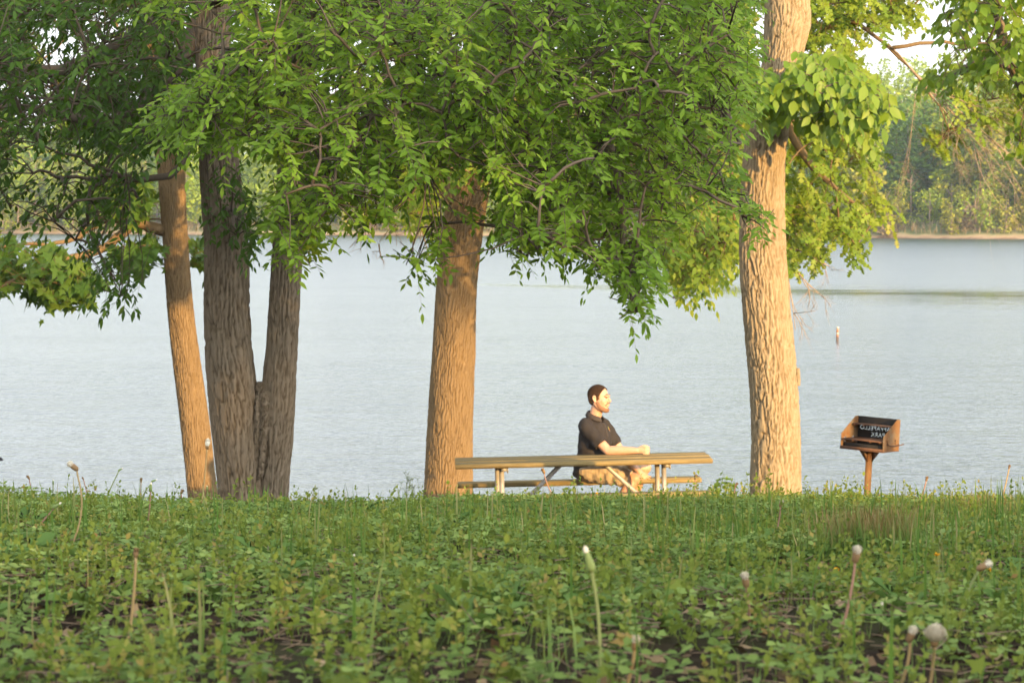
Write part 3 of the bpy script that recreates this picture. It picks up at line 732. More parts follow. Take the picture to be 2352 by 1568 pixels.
# ---- tree whose bough enters at the right edge ---------------------------------------------
rng = np.random.default_rng(16); D7 = 23.5
tb = P(2560, 1130, D7)
C7 = np.array([P(2560, 1130, D7), P(2540, 800, D7), P(2500, 500, D7), P(2450, 330, D7), P(2400, 260, D7), P(2352, 200, D7), P(2325, 150, D7), P(2295, 60, D7), P(2270, -60, D7), P(2240, -250, D7)])
R7 = np.array([.17, .15, .13, .10, .08, .066, .058, .046, .036, .012]); C7, R7 = extend_trunk(C7, R7, D7)
T = tree_root('overhanging_tree', (*C7[0][:2], gz(*C7[0][:2])), 'tree leaning in from the right edge with glossy rounded leaves on a dark bough')
mb = MB(); bark_tube(mb, C7, R7, .04, .12, .014, 29, step=.014, nseg=90); mb.build('trunk', M['bark_grey'], T)
ed = [(2130, 205), (2140, 165), (2185, 130), (2225, 120), (2160, 60), (2155, 25), (2200, -30), (2230, -140), (2450, -140), (2450, 330), (2420, 320), (2380, 250), (2352, 200), (2310, 165), (2270, 185), (2220, 180), (2180, 215)]
pc = np.concatenate([poly_points(ed, 250, 22.2, 24.6, rng, .25, 1.2, [(2250, 100, 30, 18, .3)]), poly_points([(2325, 300), (2352, 270), (2400, 300), (2380, 340), (2340, 330)], 8, 23, 24, rng),
                     ell_points((6.2, 24, CZ+5.6), (2.0, 2.0, 1.6), 160, rng, .3)])
limbs = [([C7[-4], P(2250, 130, D7-.3), P(2180, 175, D7-.4), P(2140, 195, D7-.4)], [.03, .02, .012, .004]), ([C7[-3], P(2230, 20, D7-.3), P(2170, 30, D7-.4)], [.02, .012, .004]),
         ([C7[-5], P(2480, 60, D7), P(2600, -60, D7)], [.05, .03, .012])]
lf, wd, tw = MB(), MB(), MB()
wood(wd, limbs, pc, rng, 70, .03, .006)
sprays(lf, tw, pc, dirs(pc, P(2400, -50, D7), rng, .15, .6), rng.uniform(.2, .38, len(pc)), 'wide', .10, 9, rng, .4, .4, .3, face=.9)
wd.add(np.concatenate(tw.v), f4=np.concatenate(tw.f4))
lf.build('foliage', M['leaf_big'], T); wd.build('branches', M['twig'], T)

# ---- trees on the bank behind the viewpoint: their long morning shadow covers the foreground
rng = np.random.default_rng(17)
def pq(p, q): return np.array([p*math.cos(SUN_AZ)-q*math.sin(SUN_AZ), p*math.sin(SUN_AZ)+q*math.cos(SUN_AZ)])
for i, (p, q, rw, hh, lab) in enumerate(((-1.5, -25, 3.6, 8.0, 'leafy tree furthest left on the bank behind the viewpoint'), (3.4, -23, 3.3, 8.2, 'leafy tree in the middle of the row behind the viewpoint'), (8.8, -26, 3.0, 8.0, 'leafy tree at the right end of the row behind the viewpoint'))):
    b = pq(p, q); zb = float(gz(b[0], b[1]))
    T = tree_root('bank_tree', (*b, zb), lab, 'trees behind the viewpoint')
    mb = MB(); tube(mb, [(b[0], b[1], zb-.2), (b[0]+.1, b[1], zb+2), (b[0], b[1]+.1, zb+5), (b[0], b[1], zb+7.5)], [.28, .24, .2, .08], 16); mb.build('trunk', M['bark_grey'], T)
    pts = np.concatenate([ell_points((b[0], b[1], zb+5.0), (rw, rw, 3.8), 1300, rng, .1), ell_points((b[0], b[1], zb+2.4), (rw*.95, rw*.95, 2.6), 900, rng, .1)])
    pp = pts[:, 0]*math.cos(SUN_AZ)+pts[:, 1]*math.sin(SUN_AZ)      # a ragged gap low in the row lets a little sun on to the brow
    gap = (np.abs(pp-5.6) < 1.25) & (np.abs(pts[:, 2]-CZ-2.95) < .8) & (rng.uniform(0, 1, len(pts)) < .95)
    pts = pts[~gap]
    lf = MB(); k = len(pts)
    sprays(lf, None, pts, dirs(pts, (b[0], b[1], zb+5), rng, .1, .7), rng.uniform(.4, .7, k), 'simple', .26, 6, rng)
    lf.build('foliage', M['leaf_shade_tint'], T)

# a slender tree out of view on the right: its bough dapples the upper half of the middle trunk
c4 = pq(14.82, 8.0); b = c4+np.array([.9, -.3]); zb = float(gz(b[0], b[1]))
T = tree_root('bank_tree', (*b, zb), 'slender airy tree standing on the bank to the right of the view')
mb = MB(); tube(mb, [(b[0], b[1], zb-.2), (b[0]+.05, b[1], zb+2), (b[0], b[1]+.1, zb+4), (b[0]-.1, b[1], zb+6)], [.10, .08, .06, .02], 14)
mb.build('trunk', M['bark_grey'], T)
pts = ell_points((c4[0], c4[1], CZ+1.75), (.50, .46, 1.15), 150, rng, .1); lf = MB(); wd = MB(); tw = MB()
wood(wd, [([(b[0], b[1], zb+3.0), (c4[0]+.3, c4[1]-.1, CZ+1.7), (c4[0], c4[1], CZ+2.5)], [.05, .035, .012])], pts, rng, 16)
sprays(lf, tw, pts, dirs(pts, (b[0], b[1], CZ+3), rng, .1, .7), rng.uniform(.2, .4, len(pts)), 'ash', .10, 7, rng)
lf.build('foliage', M['leaf'], T); wd.add(np.concatenate(tw.v), f4=np.concatenate(tw.f4)); wd.build('branches', M['twig'], T)
# ================================================================== ground cover
rng = np.random.default_rng(21)
def grn(name, stops, trans=(.15, .25, .04), tf=.28, rough=.5): return leaf_mat(name, stops, trans, tf, .6, .04)
M['clover'] = grn('clover', [(0, (.065, .11, .025)), (.5, (.14, .205, .055)), (.9, (.25, .33, .09)), (1, (.33, .36, .11))])
M['weed'] = grn('weed', [(0, (.09, .12, .018)), (.6, (.15, .185, .030)), (.85, (.25, .22, .06)), (1, (.24, .12, .05))])
M['grass'] = grn('grass_blade', [(0, (.045, .10, .020)), (.55, (.08, .15, .025)), (.8, (.17, .19, .06)), (1, (.34, .26, .13))])
M['rosette'] = grn('rosette_leaf', [(0, (.06, .12, .03)), (.7, (.11, .185, .05)), (1, (.17, .24, .08))])
M['litter'] = leaf_mat('dead_leaf', [(0, (.022, .012, .008)), (.45, (.065, .036, .022)), (.75, (.15, .09, .055)), (1, (.30, .21, .13))], (.1, .05, .03), .1, .8, .04)
M['straw'] = plain('straw', (.15, .105, .065), .8, .45, 30)
M['tuft'] = leaf_mat('tuft_blade', [(0, (.07, .15, .02)), (.45, (.10, .17, .03)), (.7, (.20, .14, .05)), (1, (.24, .11, .06))], (.2, .25, .04), .25, .5)

BARE = []
for vx, vy, rx, ry in ((950, 1232, 150, 26), (880, 1200, 60, 14), (1130, 1515, 190, 34), (480, 1520, 230, 36), (1880, 1500, 150, 40), (1230, 1340, 130, 26), (250, 1470, 110, 26), (2200, 1530, 120, 24), (1640, 1535, 160, 26), (760, 1545, 300, 18), (1050, 1290, 60, 14), (620, 1400, 90, 16), (1500, 1500, 60, 20), (2080, 1560, 200, 14)):
    x, y, z = ground_hit(vx, vy); d2 = ground_hit(vx, vy-ry)[1]-y
    BARE.append((x, y, 1.2*rx*y/F_PX, max(.15, d2*1.5)))
def bare(x, y):
    b = np.zeros_like(x)
    wx = x+.08*np.sin(y*9)+.05*np.sin(x*17+y*5); wy = y+.10*np.sin(x*8+2)
    for cx, cy, rx, ry in BARE: b = np.maximum(b, np.clip(1.45-np.hypot((wx-cx)/rx, (wy-cy)/ry)*1.1, 0, 1))
    b = np.maximum(b, np.clip((np.sin(x*7.3+1.7*np.sin(y*5.9+2))+np.sin(y*8.7+1.5*np.sin(x*6.3))-.95)*1.4, 0, .9)*np.clip((8.6-y)/1.2, 0, 1))
    b = np.maximum(b, np.clip((np.sin(x*4.1+1.3*np.sin(y*3.3))+np.sin(y*5.1+1.7*np.sin(x*3.9+1))-.95)*1.3, 0, .9)*(y < 8))
    return b
def field(n, y0, y1, margin=.5, power=1.0, use_bare=1.0):
    if y1 < 12.6: margin = margin+.8
    X, Y = [], []; got = 0
    while got < n:
        y = y0+(y1-y0)*rng.uniform(0, 1, 20000)**power; hw = .195*y+margin
        x = rng.uniform(-1, 1, 20000)*hw
        ok = (rng.uniform(0, 1, 20000) < hw/(.195*y1+margin)) & (rng.uniform(0, 1, 20000) > bare(x, y)*use_bare)
        X.append(x[ok]); Y.append(y[ok]); got += ok.sum()
    x = np.concatenate(X)[:n]; y = np.concatenate(Y)[:n]
    return x, y, gz(x, y)
def pnoise(x, y, s, k):
    return .5+.25*(np.sin(x*s+k+1.3*np.sin(y*s*.8+k*2))+np.sin(y*s*1.1+k*3+1.2*np.sin(x*s*.9)))

LEAF['leaflet'] = (np.array([[0, 0, 0], [.5, .30, .07], [.55, 0, 0], [.5, -.30, .07], [.95, .27, .03], [.93, 0, -.05], [.95, -.27, .03]]), np.array([[0, 2, 1], [0, 3, 2], [1, 2, 5], [1, 5, 4], [2, 3, 6], [2, 6, 5]]))
LEAF['leaflet_far'] = (np.array([[0, 0, 0], [.6, .36, .05], [1, 0, -.03], [.6, -.36, .05]]), np.array([[0, 3, 2], [0, 2, 1]]))
_t = np.array([0, .3, .6, .82, 1.0]); _z = -.42*_t**2
_bw = np.array([.011, .013, .011, .007, 0])
LEAF['blade'] = (np.concatenate([np.stack([_t, _bw, _z], -1), np.stack([_t, -_bw, _z], -1)]), np.array([q for i in range(4) for q in ([i, i+5, i+6], [i, i+6, i+1])]))
LEAF['dandelion'] = None
_o = [(0, -.015), (.18, -.03), (.22, -.10), (.27, -.035), (.36, -.05), (.40, -.14), (.47, -.05), (.56, -.07), (.60, -.17), (.68, -.08), (.78, -.14), (.9, -.09), (1.0, 0)]
_o = _o+[(a, -b) for a, b in _o[-2::-1]]
LEAF['dandelion'] = (lambda v, f: (np.concatenate([v[:, :2], (-.30*(v[:, 0]-.45)**2+.35*np.abs(v[:, 1]))[:, None]], 1), f))(*fan_leaf(_o))
LEAF['strap'] = fold_leaf(.11, .03, .25)

def clover(n, y0, y1, leaf, hh, size, power=1.0):
    mb = MB(); x, y, z = field(n, y0, y1, .5, power, .93)
    h = hh*rng.uniform(.35, 1.35, n)*(.65+.8*pnoise(x, y, 3.7, 1.0))
    lean = rng.normal(0, .35, (n, 2)); c = np.stack([x+lean[:, 0]*h, y+lean[:, 1]*h, z+h], -1)
    a0 = rng.uniform(0, 2*np.pi, n); tone = np.clip(.15+.7*pnoise(x, y, 2.1, 4.0)+rng.normal(0, .17, n), 0, 1)
    sz = size*rng.uniform(.6, 1.25, n)
    up = unit(np.stack([lean[:, 0]*.9, lean[:, 1]*.9-.15, np.ones(n)], -1))
    for k in range(3):
        a = a0+k*2.094+rng.normal(0, .15, n)
        X = np.stack([np.cos(a), np.sin(a), rng.normal(.05, .22, n)], -1)
        scatter(mb, LEAF[leaf], c, X, up+rng.normal(0, .2, (n, 3)), sz*rng.uniform(.85, 1.1, n), np.clip(tone+rng.normal(0, .08, n), 0, 1))
    # stalks
    w = .0009; b = np.stack([x, y, z-.005], -1); s = np.stack([np.cos(a0), np.sin(a0), 0*a0], -1)*w
    V = np.stack([b+s, b-s, c], 1).reshape(-1, 3); mb.add(V, np.arange(3*n).reshape(-1, 3), a=np.repeat(tone*.5+.4, 3))
    return mb
big = MB()
for q in (clover(9500, 2.6, 5.6, 'leaflet', .032, .0150), clover(20000, 5.2, 8.0, 'leaflet', .036, .0155), clover(33000, 7.4, 9.6, 'leaflet_far', .046, .0150), clover(5000, 9.4, 12.5, 'leaflet_far', .045, .016)):
    big.add(np.concatenate(q.v), np.concatenate(q.f3), a=np.concatenate(q.a))
tag(big.build('clover_cover', M['clover']), kind='stuff')

# small upright feathery weeds
mb = MB()
for n, y0, y1, L in ((2900, 2.6, 5.5, .012), (5000, 5.2, 8.2, .013), (3600, 7.6, 10.0, .014)):
    x, y, z = field(n, y0, y1, .5, 1, .85); keep = rng.uniform(0, 1, n) < .25+1.1*pnoise(x, y, 2.7, 7)
    x, y, z = x[keep], y[keep], z[keep]; k = len(x)
    d = unit(np.stack([rng.normal(0, .33, k), rng.normal(0, .33, k), np.ones(k)], -1))
    sprays(mb, mb, np.stack([x, y, z], -1), d, rng.uniform(.035, .085, k)*np.where(rng.uniform(0, 1, k) < .12, 1.6, 1), 'simple', L, 16, rng, -.02, -.1, .5, twig_r=.0010, sd=.45, tone=rng.uniform(0, 1, k), back=0)
    # broader lobed leaves low down
    k2 = n//2; x, y, z = field(k2, y0, y1, .5, 1, .95); a = rng.uniform(0, 6.28, k2)
    scatter(mb, LEAF['star'], np.stack([x, y, z+rng.uniform(.01, .04, k2)], -1), np.stack([np.cos(a), np.sin(a), rng.uniform(-.1, .5, k2)], -1), np.array([0, -.2, 1.])+rng.normal(0, .3, (k2, 3)), rng.uniform(.018, .036, k2), rng.uniform(0, .6, k2))
x, y, z = field(260, 2.8, 8.5, .3, 1, 0); k = len(x); a = rng.uniform(0, 6.28, (k, 4)); pp = np.repeat(np.stack([x, y, z+rng.uniform(.01, .04, k)], -1), 4, 0)
keep = np.repeat(pnoise(x, y, 1.9, 9) > .86, 4); q = np.stack([np.cos(a), np.sin(a), rng.uniform(0, .7, (k, 4))], -1).reshape(-1, 3)
scatter(mb, LEAF['star'], pp[keep], q[keep], np.array([0, -.3, 1.])+rng.normal(0, .3, (keep.sum(), 3)), rng.uniform(.012, .028, keep.sum()), np.full(keep.sum(), .93))
tag(mb.build('low_weeds', M['weed']), kind='stuff')

# grass
mb = MB()
def blades(mb, x, y, z, L, lean, tone, wide=1.0, tip=.25):
    n = len(x); a = rng.uniform(0, 2*np.pi, n); ln = np.abs(rng.normal(lean, .22, n))
    X = np.stack([np.cos(a)*ln, np.sin(a)*ln, np.ones(n)], -1); Z = -np.stack([np.cos(a), np.sin(a), -ln*0+.2], -1)
    v, f = LEAF['blade']; B = frames(X, -Z); sc = np.stack([L, L*wide, L], -1)
    V = np.einsum('kij,knj->kni', B, v[None]*sc[:, None, :])+np.stack([x, y, z-.004], -1)[:, None]
    at = np.clip(tone[:, None]+tip*np.concatenate([_t, _t])[None]**2, 0, 1)
    mb.add(V.reshape(-1, 3), (f[None]+(np.arange(n)*10)[:, None, None]).reshape(-1, 3), a=at.ravel())
for n, y0, y1, L0, L1 in ((900, 2.6, 6, .04, .13), (3000, 5.0, 7.5, .05, .14), (900, 7.3, 9.3, .03, .075), (1500, 9.3, 14, .04, .08), (9000, 14, 37, .06, .16)):
    x, y, z = field(n*2, y0, y1, .5 if y1 < 12 else 9, 1, .9)
    keep = rng.uniform(0, 1, 2*n) < .18+.75*np.clip((x/(.19*y)+.3)*.6, 0, 1)+.5*(pnoise(x, y, 4.1, 2) > .72)
    x, y, z = x[keep][:n], y[keep][:n], z[keep][:n]; k = len(x)
    blades(mb, x, y, z, rng.uniform(L0, L1, k), .45, np.clip(rng.normal(.42, .25, k), 0, .85), rng.uniform(.7, 1.6, k))
# taller stems along the brow
n = 120; x = rng.uniform(-1.9, 1.9, n); y = rng.uniform(7.6, 9.2, n)
keep = rng.uniform(0, 1, n) < np.where(x > .1, 1, .35); x, y = x[keep], y[keep]
blades(mb, x, y, gz(x, y), rng.uniform(.06, .15, len(x)), .25, rng.uniform(.4, .9, len(x)), .35, .3)
tag(mb.build('grass_cover', M['grass']), kind='stuff')

# fallen leaves, straw and broken twigs on the soil
mb = MB(); n = 3200; x, y, z = field(n, 2.6, 9, .4, 1, 0); a = rng.uniform(0, 6.28, n)
scatter(mb, LEAF['oak'], np.stack([x, y, z+.006], -1), np.stack([np.cos(a), np.sin(a), rng.normal(0, .15, n)], -1), np.array([0, 0, 1.])+rng.normal(0, .3, (n, 3)), rng.uniform(.015, .045, n), rng.uniform(0, .8, n))
n = 15000; x, y, z = field(n, 2.6, 9, .4, 1, 0); a = rng.uniform(0, 6.28, n)
scatter(mb, LEAF['simple'], np.stack([x, y, z+rng.uniform(.002, .012, n)], -1), np.stack([np.cos(a), np.sin(a), rng.normal(0, .3, n)], -1), np.array([0, 0, 1.])+rng.normal(0, .5, (n, 3)), rng.uniform(.008, .03, n), rng.uniform(0, 1, n))
tag(mb.build('leaf_litter', M['litter']), kind='stuff')
mb = MB(); n = 7000; x, y, z = field(n, 2.6, 9, .4, 1, 0); a = rng.uniform(0, 6.28, n); L = rng.uniform(.012, .07, n)*np.where(rng.uniform(0, 1, n) < .08, 1.8, 1)
d = np.stack([np.cos(a), np.sin(a), rng.normal(0, .18, n)], -1); b = np.stack([x, y, z+rng.uniform(.003, .034, n)], -1)
s = np.stack([-np.sin(a), np.cos(a), 0*a], -1)*.0009; u = np.array([0, 0, .0016])
V = np.stack([b+s, b-s, b+u, b+d*L[:, None]+s*.6, b+d*L[:, None]-s*.6, b+d*L[:, None]+u*.6], 1)
f = np.array([[0, 1, 4, 3], [1, 2, 5, 4], [2, 0, 3, 5]])
mb.add(V.reshape(-1, 3), f4=(f[None]+(np.arange(n)*6)[:, None, None]).reshape(-1, 4))
tag(mb.build('straw_litter', M['straw']), kind='stuff')

# dandelion rosettes and plantain leaves, low and leafy (no flower of their own)
mb = MB()
x, y, z = field(240, 3.4, 8.8, .3, 1, .8); n = 8; k = len(x)
a = rng.uniform(0, 6.28, (k, 1))+np.arange(n)[None]*6.283/n+rng.normal(0, .25, (k, n))
X = np.stack([np.cos(a), np.sin(a), rng.uniform(.15, .75, (k, n))], -1).reshape(-1, 3)
Z = np.array([0, 0, 1.])+rng.normal(0, .25, (k*n, 3))
scatter(mb, LEAF['dandelion'], np.repeat(np.stack([x, y, z+.008], -1), n, 0), X, Z, np.repeat(rng.uniform(.05, .11, k), n)*rng.uniform(.6, 1.1, k*n), np.repeat(rng.uniform(0, .8, k), n)+rng.uniform(0, .2, k*n))
tag(mb.build('rosette_leaves', M['rosette']), kind='stuff')

# ---- plants that can be told apart ---------------------------------------------------------
def clump(name, vx, vy, label, cat, n, L, spread, mat, lean=.25, wide=.35, tone=(0, .35), tip=.75, group=None, dmax=9):
    bx, by, bz = ground_hit(vx, vy, dmax); o = empty(name, (bx, by, bz), label, cat, group)
    mb = MB(); x = bx+rng.normal(0, spread, n); y = by+rng.normal(0, spread, n)
    blades(mb, x, y, gz(x, y), rng.uniform(.6, 1.05, n)*L, lean, rng.uniform(tone[0], tone[1], n), wide, tip)
    mb.build('blades', mat, o); return o
clump('rush_tuft', 2000, 1292, 'dense rush tuft with reddish brown tips, the larger and nearer one below the grill', 'plant', 800, .118, .056, M['tuft'], .22, .8, (.0, .35), .85)
clump('rush_tuft', 2240, 1205, 'paler rush tuft with brownish tips on the brow near the right edge, smaller and further', 'plant', 460, .092, .08, M['tuft'], .3, .7, (.1, .5), .7)
clump('ryegrass_clump', 2300, 1165, 'upright bright green broad-bladed clump on the brow at the far right', 'plant', 34, .085, .04, M['grass'], .5, 1.5, (.1, .3), .1)
clump('grass_tussock', 1640, 1255, 'low wiry tussock of fine green blades spilling leftwards in the middle right of the bank', 'plant', 240, .11, .07, M['grass'], 1.1, .35, (.1, .5), .3)
clump('plantain', 585, 1170, 'bright green strap-leaved plantain growing at the foot of the twin trunks', 'plant', 20, .13, .045, M['rosette'], .5, 3.2, (.3, .7), .1)
clump('grass_clump', 320*1.0+960, 1545, 'pale broad-bladed grass clump in the near foreground, left of the tall single bud', 'plant', 14, .10, .012, M['rosette'], .4, 1.1, (.7, .9), .1)

# small leafy sapling catching the sun right of the bench
bx, by = P(1655, 1130, 26.2)[:2]; bz = float(gz(bx, by)); o = empty('weed_sapling', (bx, by, bz), 'sunlit yellow-green leafy weed standing right of the bench', 'plant')
mb = MB(); lf = MB(); H = P(1650, 1088, 26.2)[2]-bz
stems = [((0, 0), .02, 1.0), ((.10, .02), .10, .8), ((-.09, 0), -.10, .75), ((.16, 0), .2, .55), ((-.02, .03), .02, .9)]
pts = []
for (dx, dy), le, hk in stems:
    s = np.linspace(0, 1, 7); q = np.stack([bx+dx*.4+le*s+.02*np.sin(s*7), by+dy+.02*s, bz+H*hk*s], -1); tube(mb, q, np.linspace(.006, .002, 7), 5)
    for t in np.linspace(.45, 1, 9): pts.append([np.interp(t, s, q[:, i]) for i in range(3)])
pts = np.array(pts); k = len(pts); an = rng.uniform(0, 6.28, k)
sprays(lf, mb, pts, unit(np.stack([np.cos(an), np.sin(an)*.6, np.full(k, .25)], -1)), rng.uniform(.03, .07, k), 'star', .075, 3, rng, .3, .3, .5, back=0)
lf.build('leaves', M['leaf_big'], o); mb.build('stem', M['clover'], o)
# wispy seeding grass left of the middle tree
bx, by = P(940, 1140, 20)[:2]; bz = float(gz(bx, by)); o = empty('seeding_grass', (bx, by, bz), 'wispy grey-green seeding grass beside the middle trunk', 'plant')
mb = MB()
for i in range(9):
    tip = P(935+rng.uniform(-18, 34), 1078+rng.uniform(0, 40), 20); s = np.linspace(0, 1, 8)[:, None]
    q = np.array([bx, by, bz])+(tip-np.array([bx, by, bz]))*s+np.array([rng.normal(0, .04), 0, 0])*s*(1-s)*4; tube(mb, q, np.linspace(.003, .0012, 8), 3)
    for t in (4, 5, 6, 7):
        for sg in (-1, 1): tube(mb, [q[t], q[t]+np.array([sg*.018, rng.normal(0, .01), .025])], [.0025, .001], 3)
mb.build('stems', M['weed'], o)

# ---- dandelions --------------------------------------------------------------------------
M['stem_green'] = plain('stem_green', (.17, .20, .07), .6, .2, 40); M['stem_pink'] = plain('stem_pink', (.27, .15, .10), .6, .25, 40)
M['stem_tan'] = plain('stem_tan', (.30, .21, .09), .6, .25, 40)
M['bud'] = plain('bud_green', (.15, .20, .06), .6, .35, 200); M['bract'] = plain('brown_bract', (.19, .115, .05), .7, .4, 200)
M['pappus'] = plain('pappus', (.62, .56, .43), .8, .12, 300); M['petal'] = plain('yellow_petal', (.72, .40, .015), .6, .2, 200)
def local(o, B):
    return lambda q: np.asarray(q)@B.T+o
def dandelion(hx, hy, bx, by, kind, label, size=.026, stem='stem_tan', curve=0.0, tilt=0.0, hidden=False, D=None):
    if D is not None:
        b = P(bx, by, D); b[2] = float(gz(b[0], b[1]))
    else: b = np.array(ground_hit(bx, by))
    D = b[1]; h = P(hx, hy, D-.02); s = size*.44
    o = empty('dandelion', b, label, 'dandelion', 'dandelions on the bank')
    t = np.linspace(0, 1, 12)[:, None]; side = np.array([1, 0, 0.])
    q = b+(h-b)*t+side*curve*np.linalg.norm(h-b)*(t*(1-t)*4)
    ax = unit(q[-1]-q[-3]); ax = unit(ax+side*tilt); q[-1] = h-ax*s*.30
    mb = MB(); tube(mb, q, np.linspace(.0021, .0017, 12), 7); mb.build('stem', M[stem], o)
    B = frames(np.cross(ax, [0, 1., 0])[None], ax[None])[0]; L = local(h, B)
    def lathe(prof, n=12, wob=.06):
        m = MB(); th = np.arange(n)/n*2*np.pi; V = []
        for z, r in prof: V.append(np.stack([np.cos(th)*r*(1+wob*np.sin(3*th+z*90)), np.sin(th)*r, np.full(n, z)], -1))
        V = np.array(V).reshape(-1, 3); i = np.arange(len(prof)-1)[:, None]*n; j = np.arange(n)[None]; k = (j+1) % n
        m.add(L(V*s), f4=np.stack([i+j, i+k, i+n+k, i+n+j], -1).reshape(-1, 4)); return m
    def hairs(z0, z1, r0, r1, n, w=.035, up=1.0):
        m = MB(); a = rng.uniform(0, 6.28, n); rr = r1*np.sqrt(rng.uniform(.02, 1, n)); zz = z1+(1-(rr/r1)**2)*.25*up+rng.normal(0, .05, n)
        bse = np.stack([np.cos(a)*r0*.8, np.sin(a)*r0*.8, np.full(n, z0)], -1); tip = np.stack([np.cos(a)*rr, np.sin(a)*rr, zz], -1)
        sd_ = np.stack([-np.sin(a), np.cos(a), 0*a], -1)*w
        m.add(L(np.stack([bse, tip-sd_, tip+sd_*1.2, tip+np.array([0, 0, .12])], 1).reshape(-1, 3)*s), f4=(np.arange(4*n).reshape(-1, 4)[:, [0, 1, 3, 2]])); return m
    cup = [(-.5, .08), (-.45, .22), (-.25, .32), (.05, .30), (.25, .22)]
    if kind == 'tuft':
        lathe(cup).build('bracts', M['bract'], o); hairs(-.3, -.35, .2, .75, 14, .07, .1).build('sepals', M['bract'], o)
        lathe([(.0, .24), (.3, .40), (.6, .44), (.9, .36), (1.05, .15)]).build('tuft', M['pappus'], o); hairs(.4, .95, .3, .5, 90, .04).build('hairs', M['pappus'], o)
    elif kind == 'half':
        lathe([(-.5, .08), (-.3, .3), (.2, .34), (.7, .3)]).build('bracts', M['bract'], o); hairs(.1, .75, .25, .46, 170, .022).build('tuft', M['pappus'], o)
    elif kind == 'puff':
        lathe(cup).build('bracts', M['bract'], o); hairs(-.1, .45, .2, .95, 420, .028, 3.2).build('tuft', M['pappus'], o)
    elif kind == 'bud':
        lathe([(-.6, .08), (-.5, .26), (-.2, .32), (.3, .26), (.8, .19), (1.0, .1)]).build('bracts', M['bud'], o)
        lathe([(.85, .17), (1.05, .17), (1.25, .08)]).build('tip', M['pappus'], o)
    elif kind == 'dry':
        lathe([(-.5, .07), (-.35, .26), (.1, .34), (.5, .28), (.8, .12)], wob=.2).build('bracts', M['bract'], o); hairs(.1, .6, .25, .5, 40, .06).build('wisps', M['bract'], o)
    elif kind == 'yellow':
        lathe([(-.6, .08), (-.4, .24), (.1, .3), (.4, .24)]).build('bracts', M['bud'], o); hairs(.2, .5, .2, .6, 70, .08).build('petals', M['petal'], o)
    return o
